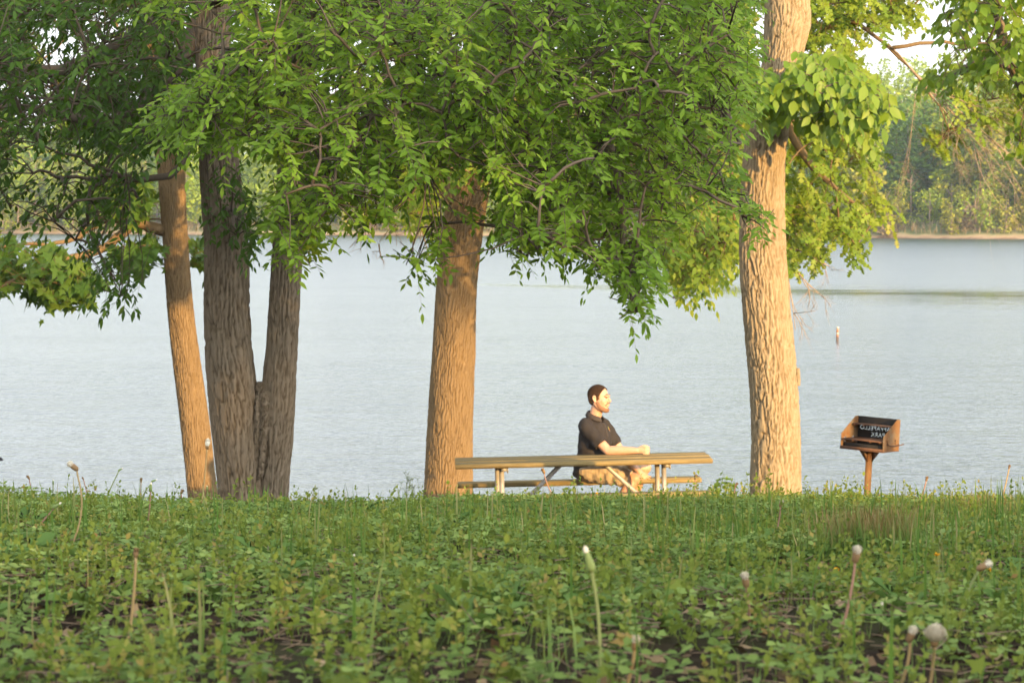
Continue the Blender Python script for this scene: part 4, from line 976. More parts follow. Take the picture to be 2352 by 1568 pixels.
dl = [
 (476, 1024, 458, 1195, 'tuft', 'tall dandelion with a closed cream tuft in front of the leaning sunlit trunk', .040, 'stem_tan', .01, .05),
 (172, 1074, 152, 1275, 'half', 'withered dandelion nodding left on a long bent tan stem near the left edge', .040, 'stem_tan', .12, -.9),
 (66, 1097, 80, 1172, 'dry', 'small dried brown dandelion head, leftmost against the water', .026, 'stem_pink', .02, -.6),
 (122, 1108, 121, 1160, 'bud', 'short upright green bud between the two withered heads at left', .022, 'stem_green', 0, 0),
 (275, 1079, 232, 1150, 'bud', 'slender green bud on a stem slanting right over the water, left of the trunks', .024, 'stem_green', -.04, .9),
 (191, 1099, 207, 1165, 'dry', 'tiny dark seed head just right of the bent withered dandelion', .018, 'stem_pink', .03, -.3),
 (324, 1104, 322, 1195, 'dry', 'ragged dry dandelion head on a straight pink stem left of the leaning trunk', .024, 'stem_pink', 0, 0),
 (352, 1104, 318, 1160, 'bud', 'nodding green bud facing right beside the ragged dry head', .026, 'stem_green', -.12, 1.5),
 (346, 1122, 336, 1222, 'bud', 'plump upright green bud below the nodding one, left of the leaning trunk', .032, 'stem_pink', .02, .05),
 (417, 1130, 414, 1198, 'dry', 'brown spent bud tilted right at the foot of the leaning trunk', .026, 'stem_pink', 0, .5),
 (437, 1156, 429, 1205, 'yellow', 'small yellow dandelion flower below the leaning trunk', .020, 'stem_green', 0, 0),
 (128, 1162, 62, 1240, 'bud', 'closed green dandelion leaning far right on a pink stem near the left edge', .030, 'stem_pink', 0, .5),
 (476, 1122, 480, 1180, 'bud', 'short stout bud with a dark tip between the cream tuft and the twin trunks', .022, 'stem_green', 0, 0),
 (1249, 1083, 1318, 1175, 'dry', 'dark shaggy dandelion head on a curved stem in front of the picnic table', .034, 'stem_pink', -.10, -.2),
 (1355, 1294, 1372, 1600, 'bud', 'tall single pale green bud on a long stem rising from the bottom edge', .036, 'stem_green', .04, -.1),
 (1458, 1482, 1430, 1600, 'half', 'blurred brown and white closing head at the bottom edge right of the tall bud', .026, 'stem_tan', .04, .1),
 (1713, 1338, 1720, 1460, 'half', 'white-topped brown dandelion in the middle of the lower right bank', .032, 'stem_pink', .03, 0),
 (1793, 1159, 1778, 1240, 'half', 'white-topped dandelion just under the foot of the pale trunk', .030, 'stem_pink', .03, .2),
 (1965, 1280, 1920, 1490, 'half', 'tall white-tufted dandelion standing in front of the red-tipped rush tuft', .034, 'stem_pink', .03, .1),
 (2147, 1470, 2132, 1590, 'puff', 'fully open white dandelion clock in the lower right corner', .034, 'stem_tan', .02, .05),
 (2090, 1463, 2062, 1590, 'half', 'half-open tan dandelion just left of the white dandelion clock', .030, 'stem_tan', .06, .4),
 (2254, 1302, 2212, 1450, 'half', 'drooping white dandelion head nodding right near the right edge', .034, 'stem_green', -.10, 1.2),
 (2266, 1309, 2240, 1360, 'yellow', 'yellow dandelion peeping from behind the drooping white head', .022, 'stem_green', -.05, .5),
 (2128, 1101, 2096, 1200, 'dry', 'dark round seed head on a tall slanting stem right of the grill', .024, 'stem_pink', .02, 0),
 (2318, 1073, 2284, 1200, 'dry', 'tallest dark seed head against the water at the right edge', .020, 'stem_tan', .02, 0),
 (1690, 1114, 1688, 1165, 'dry', 'nodding dark bud between the bench end and the pale trunk', .026, 'stem_pink', -.05, .5),
 (1597, 1097, 1590, 1180, 'dry', 'closed brown bud in front of the bench right end', .030, 'stem_pink', .02, .3),
 (1544, 1196, 1532, 1235, 'yellow', 'closing yellow dandelion on the brow below the bench', .020, 'stem_green', 0, .2),
 (1530, 1208, 1520, 1245, 'yellow', 'thin yellow bud just left of the closing yellow dandelion', .018, 'stem_green', 0, 0),
 (1921, 1313, 1924, 1360, 'yellow', 'wilted yellow dandelion left of the rush tuft foot', .022, 'stem_green', 0, 0),
 (2153, 1278, 2160, 1345, 'yellow', 'wilted brownish yellow dandelion between the rush tuft and the drooping head', .022, 'stem_green', 0, 0),
 (203, 1342, 206, 1380, 'dry', 'crumpled tan head low among leaves in the left foreground', .030, 'stem_green', 0, .3),
 (814, 1285, 816, 1345, 'bud', 'white-tipped bud low in the middle of the bank', .022, 'stem_pink', 0, 0),
 (2025, 1400, 2023, 1450, 'bud', 'upright green closed bud low between the two rush-side dandelions', .026, 'stem_green', 0, 0),
 (1371, 1135, 1372, 1168, 'yellow', 'yellow flower on the brow right under the seated man', .020, 'stem_green', 0, 0),
 (312, 1272, 290, 1500, 'dry', 'tall brown withered stalk in the left foreground', .022, 'stem_tan', .02, 0),
]
for d in dl: dandelion(*d)
# ================================================================== far shore woods
rng = np.random.default_rng(31)
def far_mat(name, a, b, c):
    m, nt, N = new_mat(name)
    col = ramp(nt, attr(nt), [(0, a), (.6, b), (1, c)])
    s = pbsdf(nt, col, .7, spec=.15); t = nt.nodes.new('ShaderNodeBsdfTranslucent'); nt.links.new(col, t.inputs[0])
    mx = nt.nodes.new('ShaderNodeMixShader'); mx.inputs[0].default_value = .25
    nt.links.new(s, mx.inputs[1]); nt.links.new(t.outputs[0], mx.inputs[2]); out(nt, mx.outputs[0]); return m
FM = {'deep': far_mat('far_deep', (.055, .12, .014), (.095, .18, .02), (.15, .25, .026)), 'fresh': far_mat('far_fresh', (.14, .21, .014), (.22, .30, .02), (.29, .36, .03)),
      'olive': far_mat('far_olive', (.19, .21, .02), (.28, .29, .028), (.36, .35, .05)), 'tan': far_mat('far_tan', (.16, .12, .07), (.24, .19, .10), (.32, .26, .15))}
FT = plain('far_trunk', (.22, .17, .12), .9, .3, 2)
def far_tree_mesh(h, wdt, shape, nleaf, size, rng, trunk=.25):
    lf, tr = MB(), MB()
    nb = rng.integers(9, 15); pts = []
    for i in range(nb):
        t = rng.uniform(trunk, .95)
        if shape == 'cone': rad = wdt*.5*(1.02-t)**.8
        elif shape == 'bush': rad = wdt*.5*math.sqrt(max(.05, 1-(t-.35)**2*1.7))
        else: rad = wdt*.5*math.sqrt(max(.06, 1-((t-.62)/.5)**2))
        a = rng.uniform(0, 6.28); rr = rad*rng.uniform(.25, .8)
        c = np.array([math.cos(a)*rr, math.sin(a)*rr, t*h]); s = wdt*rng.uniform(.16, .28)
        pts.append(ell_points(c, (s, s, s*.85), nleaf//nb, rng, .45))
        tube(tr, [(0, 0, max(.1, (t-.2))*h*.9), c*.6+np.array([0, 0, c[2]*.38]), c], [.07, .05, .02], 3)
    pts = np.concatenate(pts); k = len(pts)
    X = rng.normal(0, 1, (k, 3)); X[:, 2] *= .5; Z = rng.normal(0, .6, (k, 3))+np.array([0, 0, .8])
    scatter(lf, LEAF['simple'], pts, X, Z, size*rng.uniform(.6, 1.3, k), np.clip(rng.normal(.5, .25, k), 0, 1))
    tube(tr, [(0, 0, -.4), (.06, 0, h*.3), (-.05, .05, h*.6), (0, 0, h*.9)], [.19, .16, .10, .03], 5)
    lf.add(np.concatenate(tr.v), np.concatenate(tr.f3), np.concatenate(tr.f4)); nl = k*2
    me = lf.mesh('far_tree'); return me, nl
def two_mat(me, nl, a, b):
    me.materials.append(a); me.materials.append(b)
    idx = np.ones(len(me.polygons), np.int32); idx[:nl] = 0; me.polygons.foreach_set('material_index', idx); return me
KIND = {}
spec = [('round', 14, 11, 'deep', 'deep green round-crowned'), ('round', 15, 10, 'fresh', 'fresh green round-crowned'), ('cone', 16, 8, 'fresh', 'pale green spire-shaped'), ('round', 12, 9, 'olive', 'olive yellow round-crowned'),
        ('cone', 14, 8, 'deep', 'dark green pointed'), ('bush', 6.5, 6, 'fresh', 'bright bushy'), ('bush', 5, 5.5, 'olive', 'olive bushy'), ('bush', 3.2, 3.6, 'tan', 'dry tan')]
for i, (sh, h, wd_, col, nm) in enumerate(spec):
    KIND[i] = []
    for v in range(2):
        me, nl = far_tree_mesh(h, wd_, sh, 1500 if h > 8 else 700, .75 if h > 8 else .5, rng, .10 if h > 8 else .02)
        KIND[i].append(two_mat(me, nl, FM[col], FT))
def far_place(k, x, y, s, label, group):
    me = KIND[k][int(rng.integers(2))]; o = bpy.data.objects.new('far_tree' if k < 5 else 'shore_bush', me); COL.objects.link(o)
    o.location = (x, y, float(hills_z(np.array(x), np.array(y)))-.1); o.rotation_euler = (0, 0, rng.uniform(0, 6.28)); o.scale = (s*rng.uniform(.85, 1.15), s*rng.uniform(.85, 1.15), s)
    return tag(o, label, 'tree' if k < 5 else 'bush', group)
WOOD = []
def shown(vx): return vx < 430 or vx > 1860 or 740 < vx < 1010
# rows going up the slope
cnt = 0; dd = 2.5; row = 0
while dd < 270:
    sp = (4.2 if dd < 14 else 6.0)+dd*.022
    x = -150.0
    while x < 150:
        xx = x+rng.normal(0, sp*.25); yy = float(shore_y(xx))+dd+rng.normal(0, sp*.3); vx = W_PX/2+xx/yy*F_PX
        x += sp*rng.uniform(.8, 1.25)
        if vx < -160 or vx > 2520: continue
        front = dd < 14
        k = int(rng.choice([5, 6, 7, 3, 1], p=[.36, .30, .06, .16, .12])) if front else int(rng.choice([0, 1, 2, 3, 4], p=[.3, .27, .13, .17, .13]))
        s = rng.uniform(.75, 1.15)*(1 if not front else .95)
        if shown(vx) and dd < 215 and cnt < 292:
            side = 'left part' if vx < 700 else ('middle' if vx < 1200 else 'right part')
            pos = 'lining the far water edge' if front else ('low on the far slope' if dd < 70 else ('half way up the far hill' if dd < 140 else 'high on the far hill'))
            nm = spec[k][4]+(' tree ' if k < 5 else ' shrub ')+pos+' in the '+side
            far_place(k, xx, yy, s, nm, spec[k][4]+(' trees ' if k < 5 else ' shrubs ')+pos+' '+side); cnt += 1
        else: WOOD.append((k, xx, yy, s))
    dd += sp*.8; row += 1
print('far trees', cnt, 'mass', len(WOOD))
# the rest of the wood, behind the near trees and over the ridge, as one mass
mb = MB(); nl_all = []
geo_cache = {}
for k in range(8):
    me = KIND[k][0]; v = np.empty(len(me.vertices)*3, np.float32); me.vertices.foreach_get('co', v); v = v.reshape(-1, 3)[:]
    n = 1400 if k < 5 else 680
    geo_cache[k] = v
for k, x, y, s in WOOD:
    v = geo_cache[k]; nq = 1400 if k < 5 else 660; nq = (nq//8)*2
    a = rng.uniform(0, 6.28); q = v[:nq*4*2].reshape(-1, 4, 3)[::2] if len(v) >= nq*8 else v[:(len(v)//4)*4].reshape(-1, 4, 3)
    q = (q.reshape(-1, 3)@rotz(a).T)*s*1.0+np.array([x, y, float(hills_z(np.array(x), np.array(y)))])
    m_ = len(q)//4
    mb.add(q, f4=np.arange(m_*4).reshape(-1, 4), a=np.repeat(np.clip(rng.normal(.45, .25, m_), 0, 1), 4))
tag(mb.build('far_wood', FM['fresh']), kind='stuff')
# reeds and dry growth along the far bank
LEAF['reed'] = (np.array([[0, .05, 0], [.6, .06, -.03], [1, 0, -.15], [.6, -.06, -.03], [0, -.05, 0]]), np.array([[0, 4, 3], [0, 3, 1], [1, 3, 2]]))
mb = MB(); n = 12000; x = rng.uniform(-140, 150, n); y = shore_y(x)+rng.uniform(.6, 7, n); z = hills_z(x, y)
d = np.stack([rng.normal(0, .2, n), rng.normal(0, .2, n), np.ones(n)], -1); an = rng.uniform(0, 6.28, n)
scatter(mb, LEAF['reed'], np.stack([x, y, z], -1), d, np.stack([np.cos(an), np.sin(an), 0*an], -1), rng.uniform(.35, 1.2, n)*(.5+.9*pnoise(x, y, .12, 3.)), rng.uniform(0, 1, n))
tag(mb.build('bank_reeds', FM['tan']), kind='stuff')
# pale bare trunks standing in the bank growth
for i in range(9):
    vx = rng.choice([rng.uniform(1990, 2352), rng.uniform(0, 360)]); D = 405.; x = (vx-1176)/F_PX*D; y = float(shore_y(x))+rng.uniform(5, 20); z = float(hills_z(np.array(x), np.array(y)))
    mb = MB(); h = rng.uniform(2.5, 6); tube(mb, [(x, y, z-.3), (x+rng.normal(0, .15), y, z+h*.5), (x+rng.normal(0, .4), y, z+h)], [.11, .09, .04], 5)
    for _ in range(4):
        t = rng.uniform(.5, 1); tube(mb, [(x, y, z+h*t), (x+rng.normal(0, .9), y+rng.normal(0, .6), z+h*t+rng.uniform(.5, 1.6))], [.06, .02], 3)
    sd_ = 'right' if x > 0 else 'left'
    tag(mb.build('snag', FT), 'pale bare trunk among the scrub on the far bank at '+sd_, 'dead tree', 'bare trunks on the far bank at '+sd_)
# ================================================================== picnic table
rng = np.random.default_rng(41)
def wood_mat(name, a, b, c):
    m, nt, N = new_mat(name); oc = coord(nt)
    n1 = noise(nt, oc, 6, 6, .65, (.6, 9, 9)); n2 = noise(nt, oc, 3, 4, .6); n3 = noise(nt, oc, 30, 4, .6, (.5, 8, 8))
    col = ramp(nt, n1, [(.3, a), (.52, b), (.7, c)])
    col = mixc(nt, ramp(nt, n2, [(.45, (0,)*3), (.7, (.6,)*3)]), col, (.17, .13, .055))
    col = mixc(nt, math_(nt, 'MULTIPLY', n3, .4), col, a)
    out(nt, pbsdf(nt, col, .8, bump(nt, math_(nt, 'ADD', n1, n3), .6, .004), .2)); return m
M['wood'] = wood_mat('weathered_board', (.11, .080, .032), (.25, .18, .072), (.36, .27, .115))
def pipe_mat():
    m, nt, N = new_mat('galvanised_pipe'); oc = coord(nt); n = noise(nt, oc, 14, 5, .65); n2 = noise(nt, oc, 40, 3)
    c = ramp(nt, n, [(.35, (.28, .255, .21)), (.6, (.38, .35, .30)), (.75, (.22, .15, .09))])
    out(nt, pbsdf(nt, c, .5, bump(nt, n2, .15, .002), .5, .25)); return m
M['pipe'] = pipe_mat()
YAW, ROLL = math.radians(1.5), math.radians(-1.25)
tc = P(1341, 1052, 25.1)
ground_t = float(gz(tc[0], tc[1]))
T = empty('picnic_table', (tc[0], tc[1], ground_t), 'weathered wooden picnic table with two attached benches on a galvanised pipe frame', 'picnic table', rot=(0, ROLL, YAW))
TH = tc[2]-ground_t; SH = TH-.27
def tp(q): return (np.array([[math.cos(ROLL), 0, math.sin(ROLL)], [0, 1, 0], [-math.sin(ROLL), 0, math.cos(ROLL)]])@np.asarray(q, float).T).T@rotz(YAW).T+np.array([tc[0], tc[1], ground_t])
def tbuild(mb, name, mat, parent=T):
    return mb.build(name, mat, parent)      # vertices given in the table's own frame
def lparent(mb, name, mat, parent):
    o = mb.build(name, mat); o.parent = parent; return o
def board(mb, x0, x1, yc, wd_, z, th):
    box(mb, ((x0+x1)/2, yc, z-th/2), (x1-x0, wd_, th), bev=.004)
mb = MB()
for i in range(3): board(mb, -1.19, 1.19+[.0, .004, -.003][i], (i-1)*.252, .246, TH+[.0, .002, -.001][i], .04)
lparent(mb, 'tabletop', M['wood'], T)
for sg in (-1, 1):
    mb = MB(); board(mb, -1.17, 1.17, sg*.655, .25, SH, .04); lparent(mb, 'bench_seat', M['wood'], T)
pr = .021
for ex, off in ((-.76, 0), (.75, 0)):
    for sg, dx in ((-1, 0), (1, -.035)):
        mb = MB(); tube(mb, [(ex+dx, sg*.17, -.05), (ex+dx, sg*.17, TH-.041)], [pr+.002]*2, 14); lparent(mb, 'leg', M['pipe'], T)
    mb = MB(); tube(mb, [(ex-.018, -.76, SH-.125), (ex-.018, .76, SH-.125)], [pr]*2, 12)
    lparent(mb, 'cross_pipe', M['pipe'], T)
    for sg in (-1, 1):
        mb = MB(); tube(mb, [(ex-.018, sg*.655, SH-.15), (ex-.018, sg*.655, SH-.041)], [pr+.004]*2, 12); lparent(mb, 'seat_support', M['pipe'], T)
    mb = MB(); box(mb, (ex+.02, 0, TH-.061), (.05, .56, .038), bev=.004); box(mb, (ex+.055, -.20, TH-.07), (.012, .06, .06), bev=.002); lparent(mb, 'top_bracket', M['pipe'], T)
for sg, a, b in ((-1, -.21, -.70), (1, .20, .70)):
    mb = MB(); tube(mb, [(a, -.12*1, TH-.05), (a+(b-a)*.06, -.12, TH-.075), (b, -.15, SH-.30+.05)], [.019, .021, .021], 12); lparent(mb, 'brace', M['pipe'], T)

# ================================================================== park grill
M['rust'] = None
m, nt, N = new_mat('rusty_steel'); oc = coord(nt)
n1 = noise(nt, oc, 9, 6, .7); n2 = noise(nt, oc, 70, 4, .6)
c = ramp(nt, n1, [(.32, (.12, .052, .017)), (.46, (.165, .082, .029)), (.55, (.16, .11, .056)), (.70, (.20, .155, .092))])
c = mixc(nt, math_(nt, 'MULTIPLY', n2, .3), c, (.22, .09, .03))
out(nt, pbsdf(nt, c, .75, bump(nt, n2, .25, .002), .25, .1)); M['rust'] = m
M['soot'] = plain('sooty_steel', (.018, .015, .012), .7, .4, 30, .3)
M['rust_dark'] = plain('burnt_steel', (.11, .055, .03), .75, .45, 25, .25)
gb = P(1987, 1146, 24.5); gx, gy = gb[0], gb[1]; gzv = float(gz(gx, gy))
GY = math.radians(-37)
G = empty('park_grill', (gx, gy, gzv), 'rusty steel park barbecue grill on a single post with mirrored cut-out lettering', 'grill', rot=(math.radians(-1.5), math.radians(2.2), GY))
bz = P(1987, 1031, 24.5)[2]-gzv      # floor of the fire box above ground
WG, DG = .435, .30
def sheet(mb, poly, axis, pos, th=.005, holes=None):
    pass
def prism(mb, poly, ax0, ax1):
    """poly (y, z) swept along x from ax0 to ax1"""
    p = np.array(poly, float); n = len(p)
    v = np.concatenate([np.column_stack([np.full(n, ax0), p]), np.column_stack([np.full(n, ax1), p])])
    f3 = [[0, i+1, i] for i in range(1, n-1)]+[[n, n+i, n+i+1] for i in range(1, n-1)]
    f4 = [[i, (i+1) % n, n+(i+1) % n, n+i] for i in range(n)]
    mb.add(v, f3, f4)
hf, hb = .135, .285
def curve_panel(name, outline_, cut, mat, mtx, parent, th=.0022):
    """sheet metal panel with shapes cut right through: cut = list of closed outlines"""
    cu = bpy.data.curves.new(name, 'CURVE'); cu.dimensions = '2D'; cu.fill_mode = 'BOTH'; cu.extrude = th
    for poly in [outline_]+cut:
        s = cu.splines.new('POLY'); s.points.add(len(poly)-1)
        for q, (x, y) in zip(s.points, poly): q.co = (x, y, 0, 1)
        s.use_cyclic_u = True
    tmp = bpy.data.objects.new('tmp', cu); COL.objects.link(tmp); bpy.context.view_layer.update()
    me = bpy.data.meshes.new_from_object(tmp.evaluated_get(bpy.context.evaluated_depsgraph_get())); bpy.data.objects.remove(tmp)
    me.transform(mtx)
    o = link(name, me, mat); o.parent = parent; return o
def text_outlines(body, size, x, y, bridge=True):
    cu = bpy.data.curves.new('t', 'FONT'); cu.body = body; cu.size = size; cu.fill_mode = 'NONE'; cu.space_character = 1.08
    tmp = bpy.data.objects.new('tmp', cu); COL.objects.link(tmp); bpy.context.view_layer.update()
    me = bpy.data.meshes.new_from_object(tmp.evaluated_get(bpy.context.evaluated_depsgraph_get())); bpy.data.objects.remove(tmp)
    nxt = {}
    for e in me.edges:
        a, b = e.vertices; nxt.setdefault(a, []).append(b); nxt.setdefault(b, []).append(a)
    seen = set(); loops = []
    for s in nxt:
        if s in seen: continue
        lp = [s]; seen.add(s); cur = s
        while True:
            q = [t for t in nxt[cur] if t not in seen]
            if not q: break
            cur = q[0]; seen.add(cur); lp.append(cur)
        loops.append([(me.vertices[i].co.x+x, me.vertices[i].co.y+y) for i in lp])
    return loops
slot = lambda x, y: [(x-.006, y), (x+.006, y), (x+.006, y+.042), (x+.002, y+.052), (x-.018, y+.040), (x-.018, y+.033), (x-.006, y+.036)]
# back sheet: seen from the front its lettering runs mirrored (cut to be read from behind)
loops = text_outlines('WAPPAPELLO', .058, -.185, .165)+text_outlines('EE PARK', .058, -.150, .105)
th = 0.0
mt = Matrix(((-1, 0, 0, 0), (0, 0, 1, DG/2), (0, 1, 0, bz), (0, 0, 0, 1)))
# mirrored in x: the panel is read from behind the grill
pan = curve_panel('back_panel', [(-WG/2, 0), (WG/2, 0), (WG/2, hb), (-WG/2, hb)], loops, M['soot'], mt, G)
for sg in (-1, 1):
    side = [(-DG/2, 0), (DG/2, 0), (DG/2, hb), (DG/2-.055, hb), (-DG/2, hf)]
    mt = Matrix(((0, 0, 1, sg*WG/2), (1, 0, 0, 0), (0, 1, 0, bz), (0, 0, 0, 1)))
    curve_panel('side_panel', side, [slot(-DG/2+.075, .055), slot(DG/2-.075, .055)], M['rust'], mt, G)
mb = MB(); box(mb, (0, 0, bz-.003), (WG+.012, DG+.012, .006)); box(mb, (0, -DG/2-.004, bz+.012), (WG+.008, .005, .024)); lparent(mb, 'firebox_floor', M['rust_dark'], G)
def grate(name, y0, y1, z, tilt=0.):
    mb = MB(); n = 11
    for i in range(n): y = y0+(y1-y0)*i/(n-1); tube(mb, [(-WG/2+.012, y, z+tilt*(y-y0)), (WG/2-.012, y, z+tilt*(y-y0))], [.0055]*2, 6)
    for x in (-WG/2+.03, -.09, .09, WG/2-.03): tube(mb, [(x, y0-.012, z-.009), (x, y1+.008, z-.009+tilt*(y1-y0))], [.006]*2, 6)
    return lparent(mb, name, M['rust_dark'], G)
grate('cooking_grate', -DG/2-.01, DG/2-.02, bz+.088)
grate('warming_shelf', DG/2-.12, DG/2-.012, bz+.218)
mb = MB()
box(mb, (0, -DG/2+.03, bz+.03), (WG-.03, .008, .05)); lparent(mb, 'ash_lip', M['soot'], G)
mb = MB(); hx = WG/2
tube(mb, [(hx-.03, -.075, bz+.075), (hx+.004, -.075, bz+.072), (hx+.03, -.07, bz+.055), (hx+.055, -.03, bz+.052), (hx+.055, .10, bz+.06), (hx+.05, .15, bz+.066)], [.005]*6, 8); lparent(mb, 'handle', M['rust_dark'], G)
mb = MB(); tube(mb, [(0, 0, -.1), (0, 0, bz-.006)], [.031, .031], 18); M['rust_post'] = plain('rusty_post', (.36, .16, .05), .8, .3, 14, .1); lparent(mb, 'post', M['rust_post'], G)
for a in range(4):
    mb = MB(); ang = a*math.pi/2
    p = np.array([[.030, 0, bz-.006], [.115, 0, bz-.006], [.030, 0, bz-.115]]); q = np.concatenate([p+[0, .003, 0], p-[0, .003, 0]])@rotz(ang).T
    mb.add(q, [[0, 1, 2], [3, 5, 4]], [[0, 3, 4, 1], [1, 4, 5, 2], [2, 5, 3, 0]]); lparent(mb, 'gusset', M['rust'], G)

# ================================================================== post in the lake, birds
M['orange'] = plain('faded_orange', (.34, .16, .09), .7, .15, 9); M['whitep'] = plain('worn_white', (.40, .36, .30), .7, .15, 9); M['wetwood'] = plain('wet_wood', (.10, .07, .05), .7, .2, 9)
pt = P(1925, 783, 82.0); D8 = CZ/((783-HOR)/F_PX); px = (1924-1176)/F_PX*D8
o = empty('marker_post', (px, D8, 0), 'slim banded orange and white marker post standing out in the lake', 'post')
r = .042; lean = .03
for nm, a, b, m_ in (('post_foot', -.6, .13, 'wetwood'), ('orange_band', .13, .22, 'orange'), ('white_band', .22, .27, 'whitep'), ('orange_band', .27, .38, 'orange'), ('post_cap', .38, .46, 'whitep')):
    mb = MB(); tube(mb, [(px+lean*a, D8, a), (px+lean*b, D8, b)], [r, r], 14); mb.build(nm, M[m_], o)
M['bird'] = plain('swallow_feathers', (.035, .035, .045), .5, .3, 40); M['bird_belly'] = plain('pale_belly', (.4, .36, .3), .7, .2, 40)
def bird(vx, vy, D, label, s, yaw, flap):
    c = P(vx, vy, D); o = empty('swallow', c, label, 'bird', rot=(0, 0, yaw)); mb = MB()
    t = np.linspace(0, 1, 11); prof = np.interp(t, [0, .08, .18, .28, .5, .75, .9, 1], [.004, .026, .03, .036, .042, .026, .014, .006])
    tube(mb, np.stack([.12-.26*t, 0*t, .012*np.sin(t*3)], -1)*s, prof*s, 10)
    tube(mb, np.array([[.118, 0, 0], [.138, 0, -.003]])*s, [.008*s, .001*s], 6)
    for sg in (-1, 1):  # forked tail
        mb.add(np.array([[-.12, sg*.006, .002], [-.12, sg*.022, .002], [-.23, sg*.05, .0], [-.16, sg*.012, .006]])*s, [[0, 1, 2], [0, 2, 3], [1, 0, 2], [2, 0, 3]])
    lparent(mb, 'body', M['bird'], o)
    for sg in (-1, 1):
        mb = MB(); sp_ = np.array([0, .06, .13, .21]); le = np.array([.06, .075, .05, -.03]); te = np.array([-.03, -.035, -.03, -.05]); zz = sp_*math.sin(flap)*.9
        up = np.stack([le, sg*sp_*math.cos(flap), zz+.006], -1); dn = np.stack([te, sg*sp_*math.cos(flap), zz+.004], -1); lo = np.stack([(le+te)/2, sg*sp_*math.cos(flap), zz-.006*np.array([1, .8, .5, 0])], -1)
        V = np.concatenate([up, dn, lo])*s; f = []
        for i in range(3): f += [[i, i+1, 5+i, 4+i], [i, 8+i, 9+i, i+1], [8+i, 4+i, 5+i, 9+i]]
        mb.add(V, f4=f); lparent(mb, 'wing', M['bird'], o)
    return o
bird(1553, 684, 62, 'small dark swallow skimming the lake under the hanging leaves', .85, math.radians(200), math.radians(20))
bird(-2, 1056, 30, 'dark swallow cut off by the left edge, low over the water', .4, math.radians(20), math.radians(35))
# ================================================================== seated man
rng = np.random.default_rng(51)
def skin_mat(name, col, rough=.5):
    m, nt, N = new_mat(name); n = noise(nt, coord(nt), 40, 4); n2 = noise(nt, coord(nt), 6, 3)
    c = mixc(nt, n, tuple(q*.9 for q in col), tuple(q*1.08 for q in col)); c = mixc(nt, math_(nt, 'MULTIPLY', n2, .35), c, (col[0]*1.02, col[1]*.78, col[2]*.7))
    b = nt.nodes.new('ShaderNodeBsdfPrincipled'); nt.links.new(c, b.inputs['Base Color']); b.inputs['Roughness'].default_value = rough
    b.inputs['Subsurface Weight'].default_value = .12; b.inputs['Subsurface Radius'].default_value = (.012, .005, .003); b.inputs['Subsurface Scale'].default_value = .6
    nt.links.new(bump(nt, n, .12, .002), b.inputs['Normal']); out(nt, b.outputs[0]); return m
M['skin'] = skin_mat('skin', (.48, .285, .18))
def cloth(name, col, scale, fold=.012, var=.15):
    m, nt, N = new_mat(name); oc = coord(nt); f1 = noise(nt, oc, scale, 3, .55, (1.6, 1.6, .55)); f2 = noise(nt, oc, 380, 2)
    c = mixc(nt, f1, tuple(q*(1-var) for q in col), tuple(q*(1+var) for q in col))
    out(nt, pbsdf(nt, c, .85, bump(nt, math_(nt, 'ADD', f1, math_(nt, 'MULTIPLY', f2, .06)), .7, fold), .2)); return m
M['shirt'] = cloth('black_polo', (.030, .025, .022), 9, .02); M['shorts'] = cloth('khaki_cotton', (.40, .315, .21), 10, .03)
HAIR = None
def hair_mat(zlo, zhi):
    m, nt, N = new_mat('brown_hair'); oc = coord(nt); s3 = nt.nodes.new('ShaderNodeSeparateXYZ'); nt.links.new(oc, s3.inputs[0])
    f = math_(nt, 'DIVIDE', math_(nt, 'SUBTRACT', s3.outputs[2], zlo), zhi-zlo, clamp=True); n = noise(nt, oc, 170, 5, .7, (1, 1, .5))
    c = ramp(nt, f, [(0, (.15, .088, .05)), (.5, (.085, .048, .027)), (1, (.038, .022, .013))]); c = mixc(nt, math_(nt, 'MULTIPLY', n, .8), c, (.045, .024, .012))
    out(nt, pbsdf(nt, c, .8, bump(nt, n, .9, .012), .1)); return m
M['stubble'] = plain('stubble', (.19, .10, .055), .8, .3, 260, .15, bstr=.4, bdist=.002)
M['eye'] = plain('eye', (.05, .035, .03), .3, .2, 60); M['collar'] = plain('polo_collar', (.042, .034, .029), .85, .15, 120)
M['shoe'] = plain('grey_shoe', (.14, .13, .12), .7, .2, 30); M['sock'] = plain('sock', (.5, .48, .45), .9, .1, 60)

seat = np.array([P(1358, 1100, 25.755)[0], 25.755, ground_t+SH])
A = math.radians(28); fwd = np.array([math.cos(A), -math.sin(A), 0]); rgt = np.array([-math.sin(A), -math.cos(A), 0]); upv = np.array([0, 0, 1.])

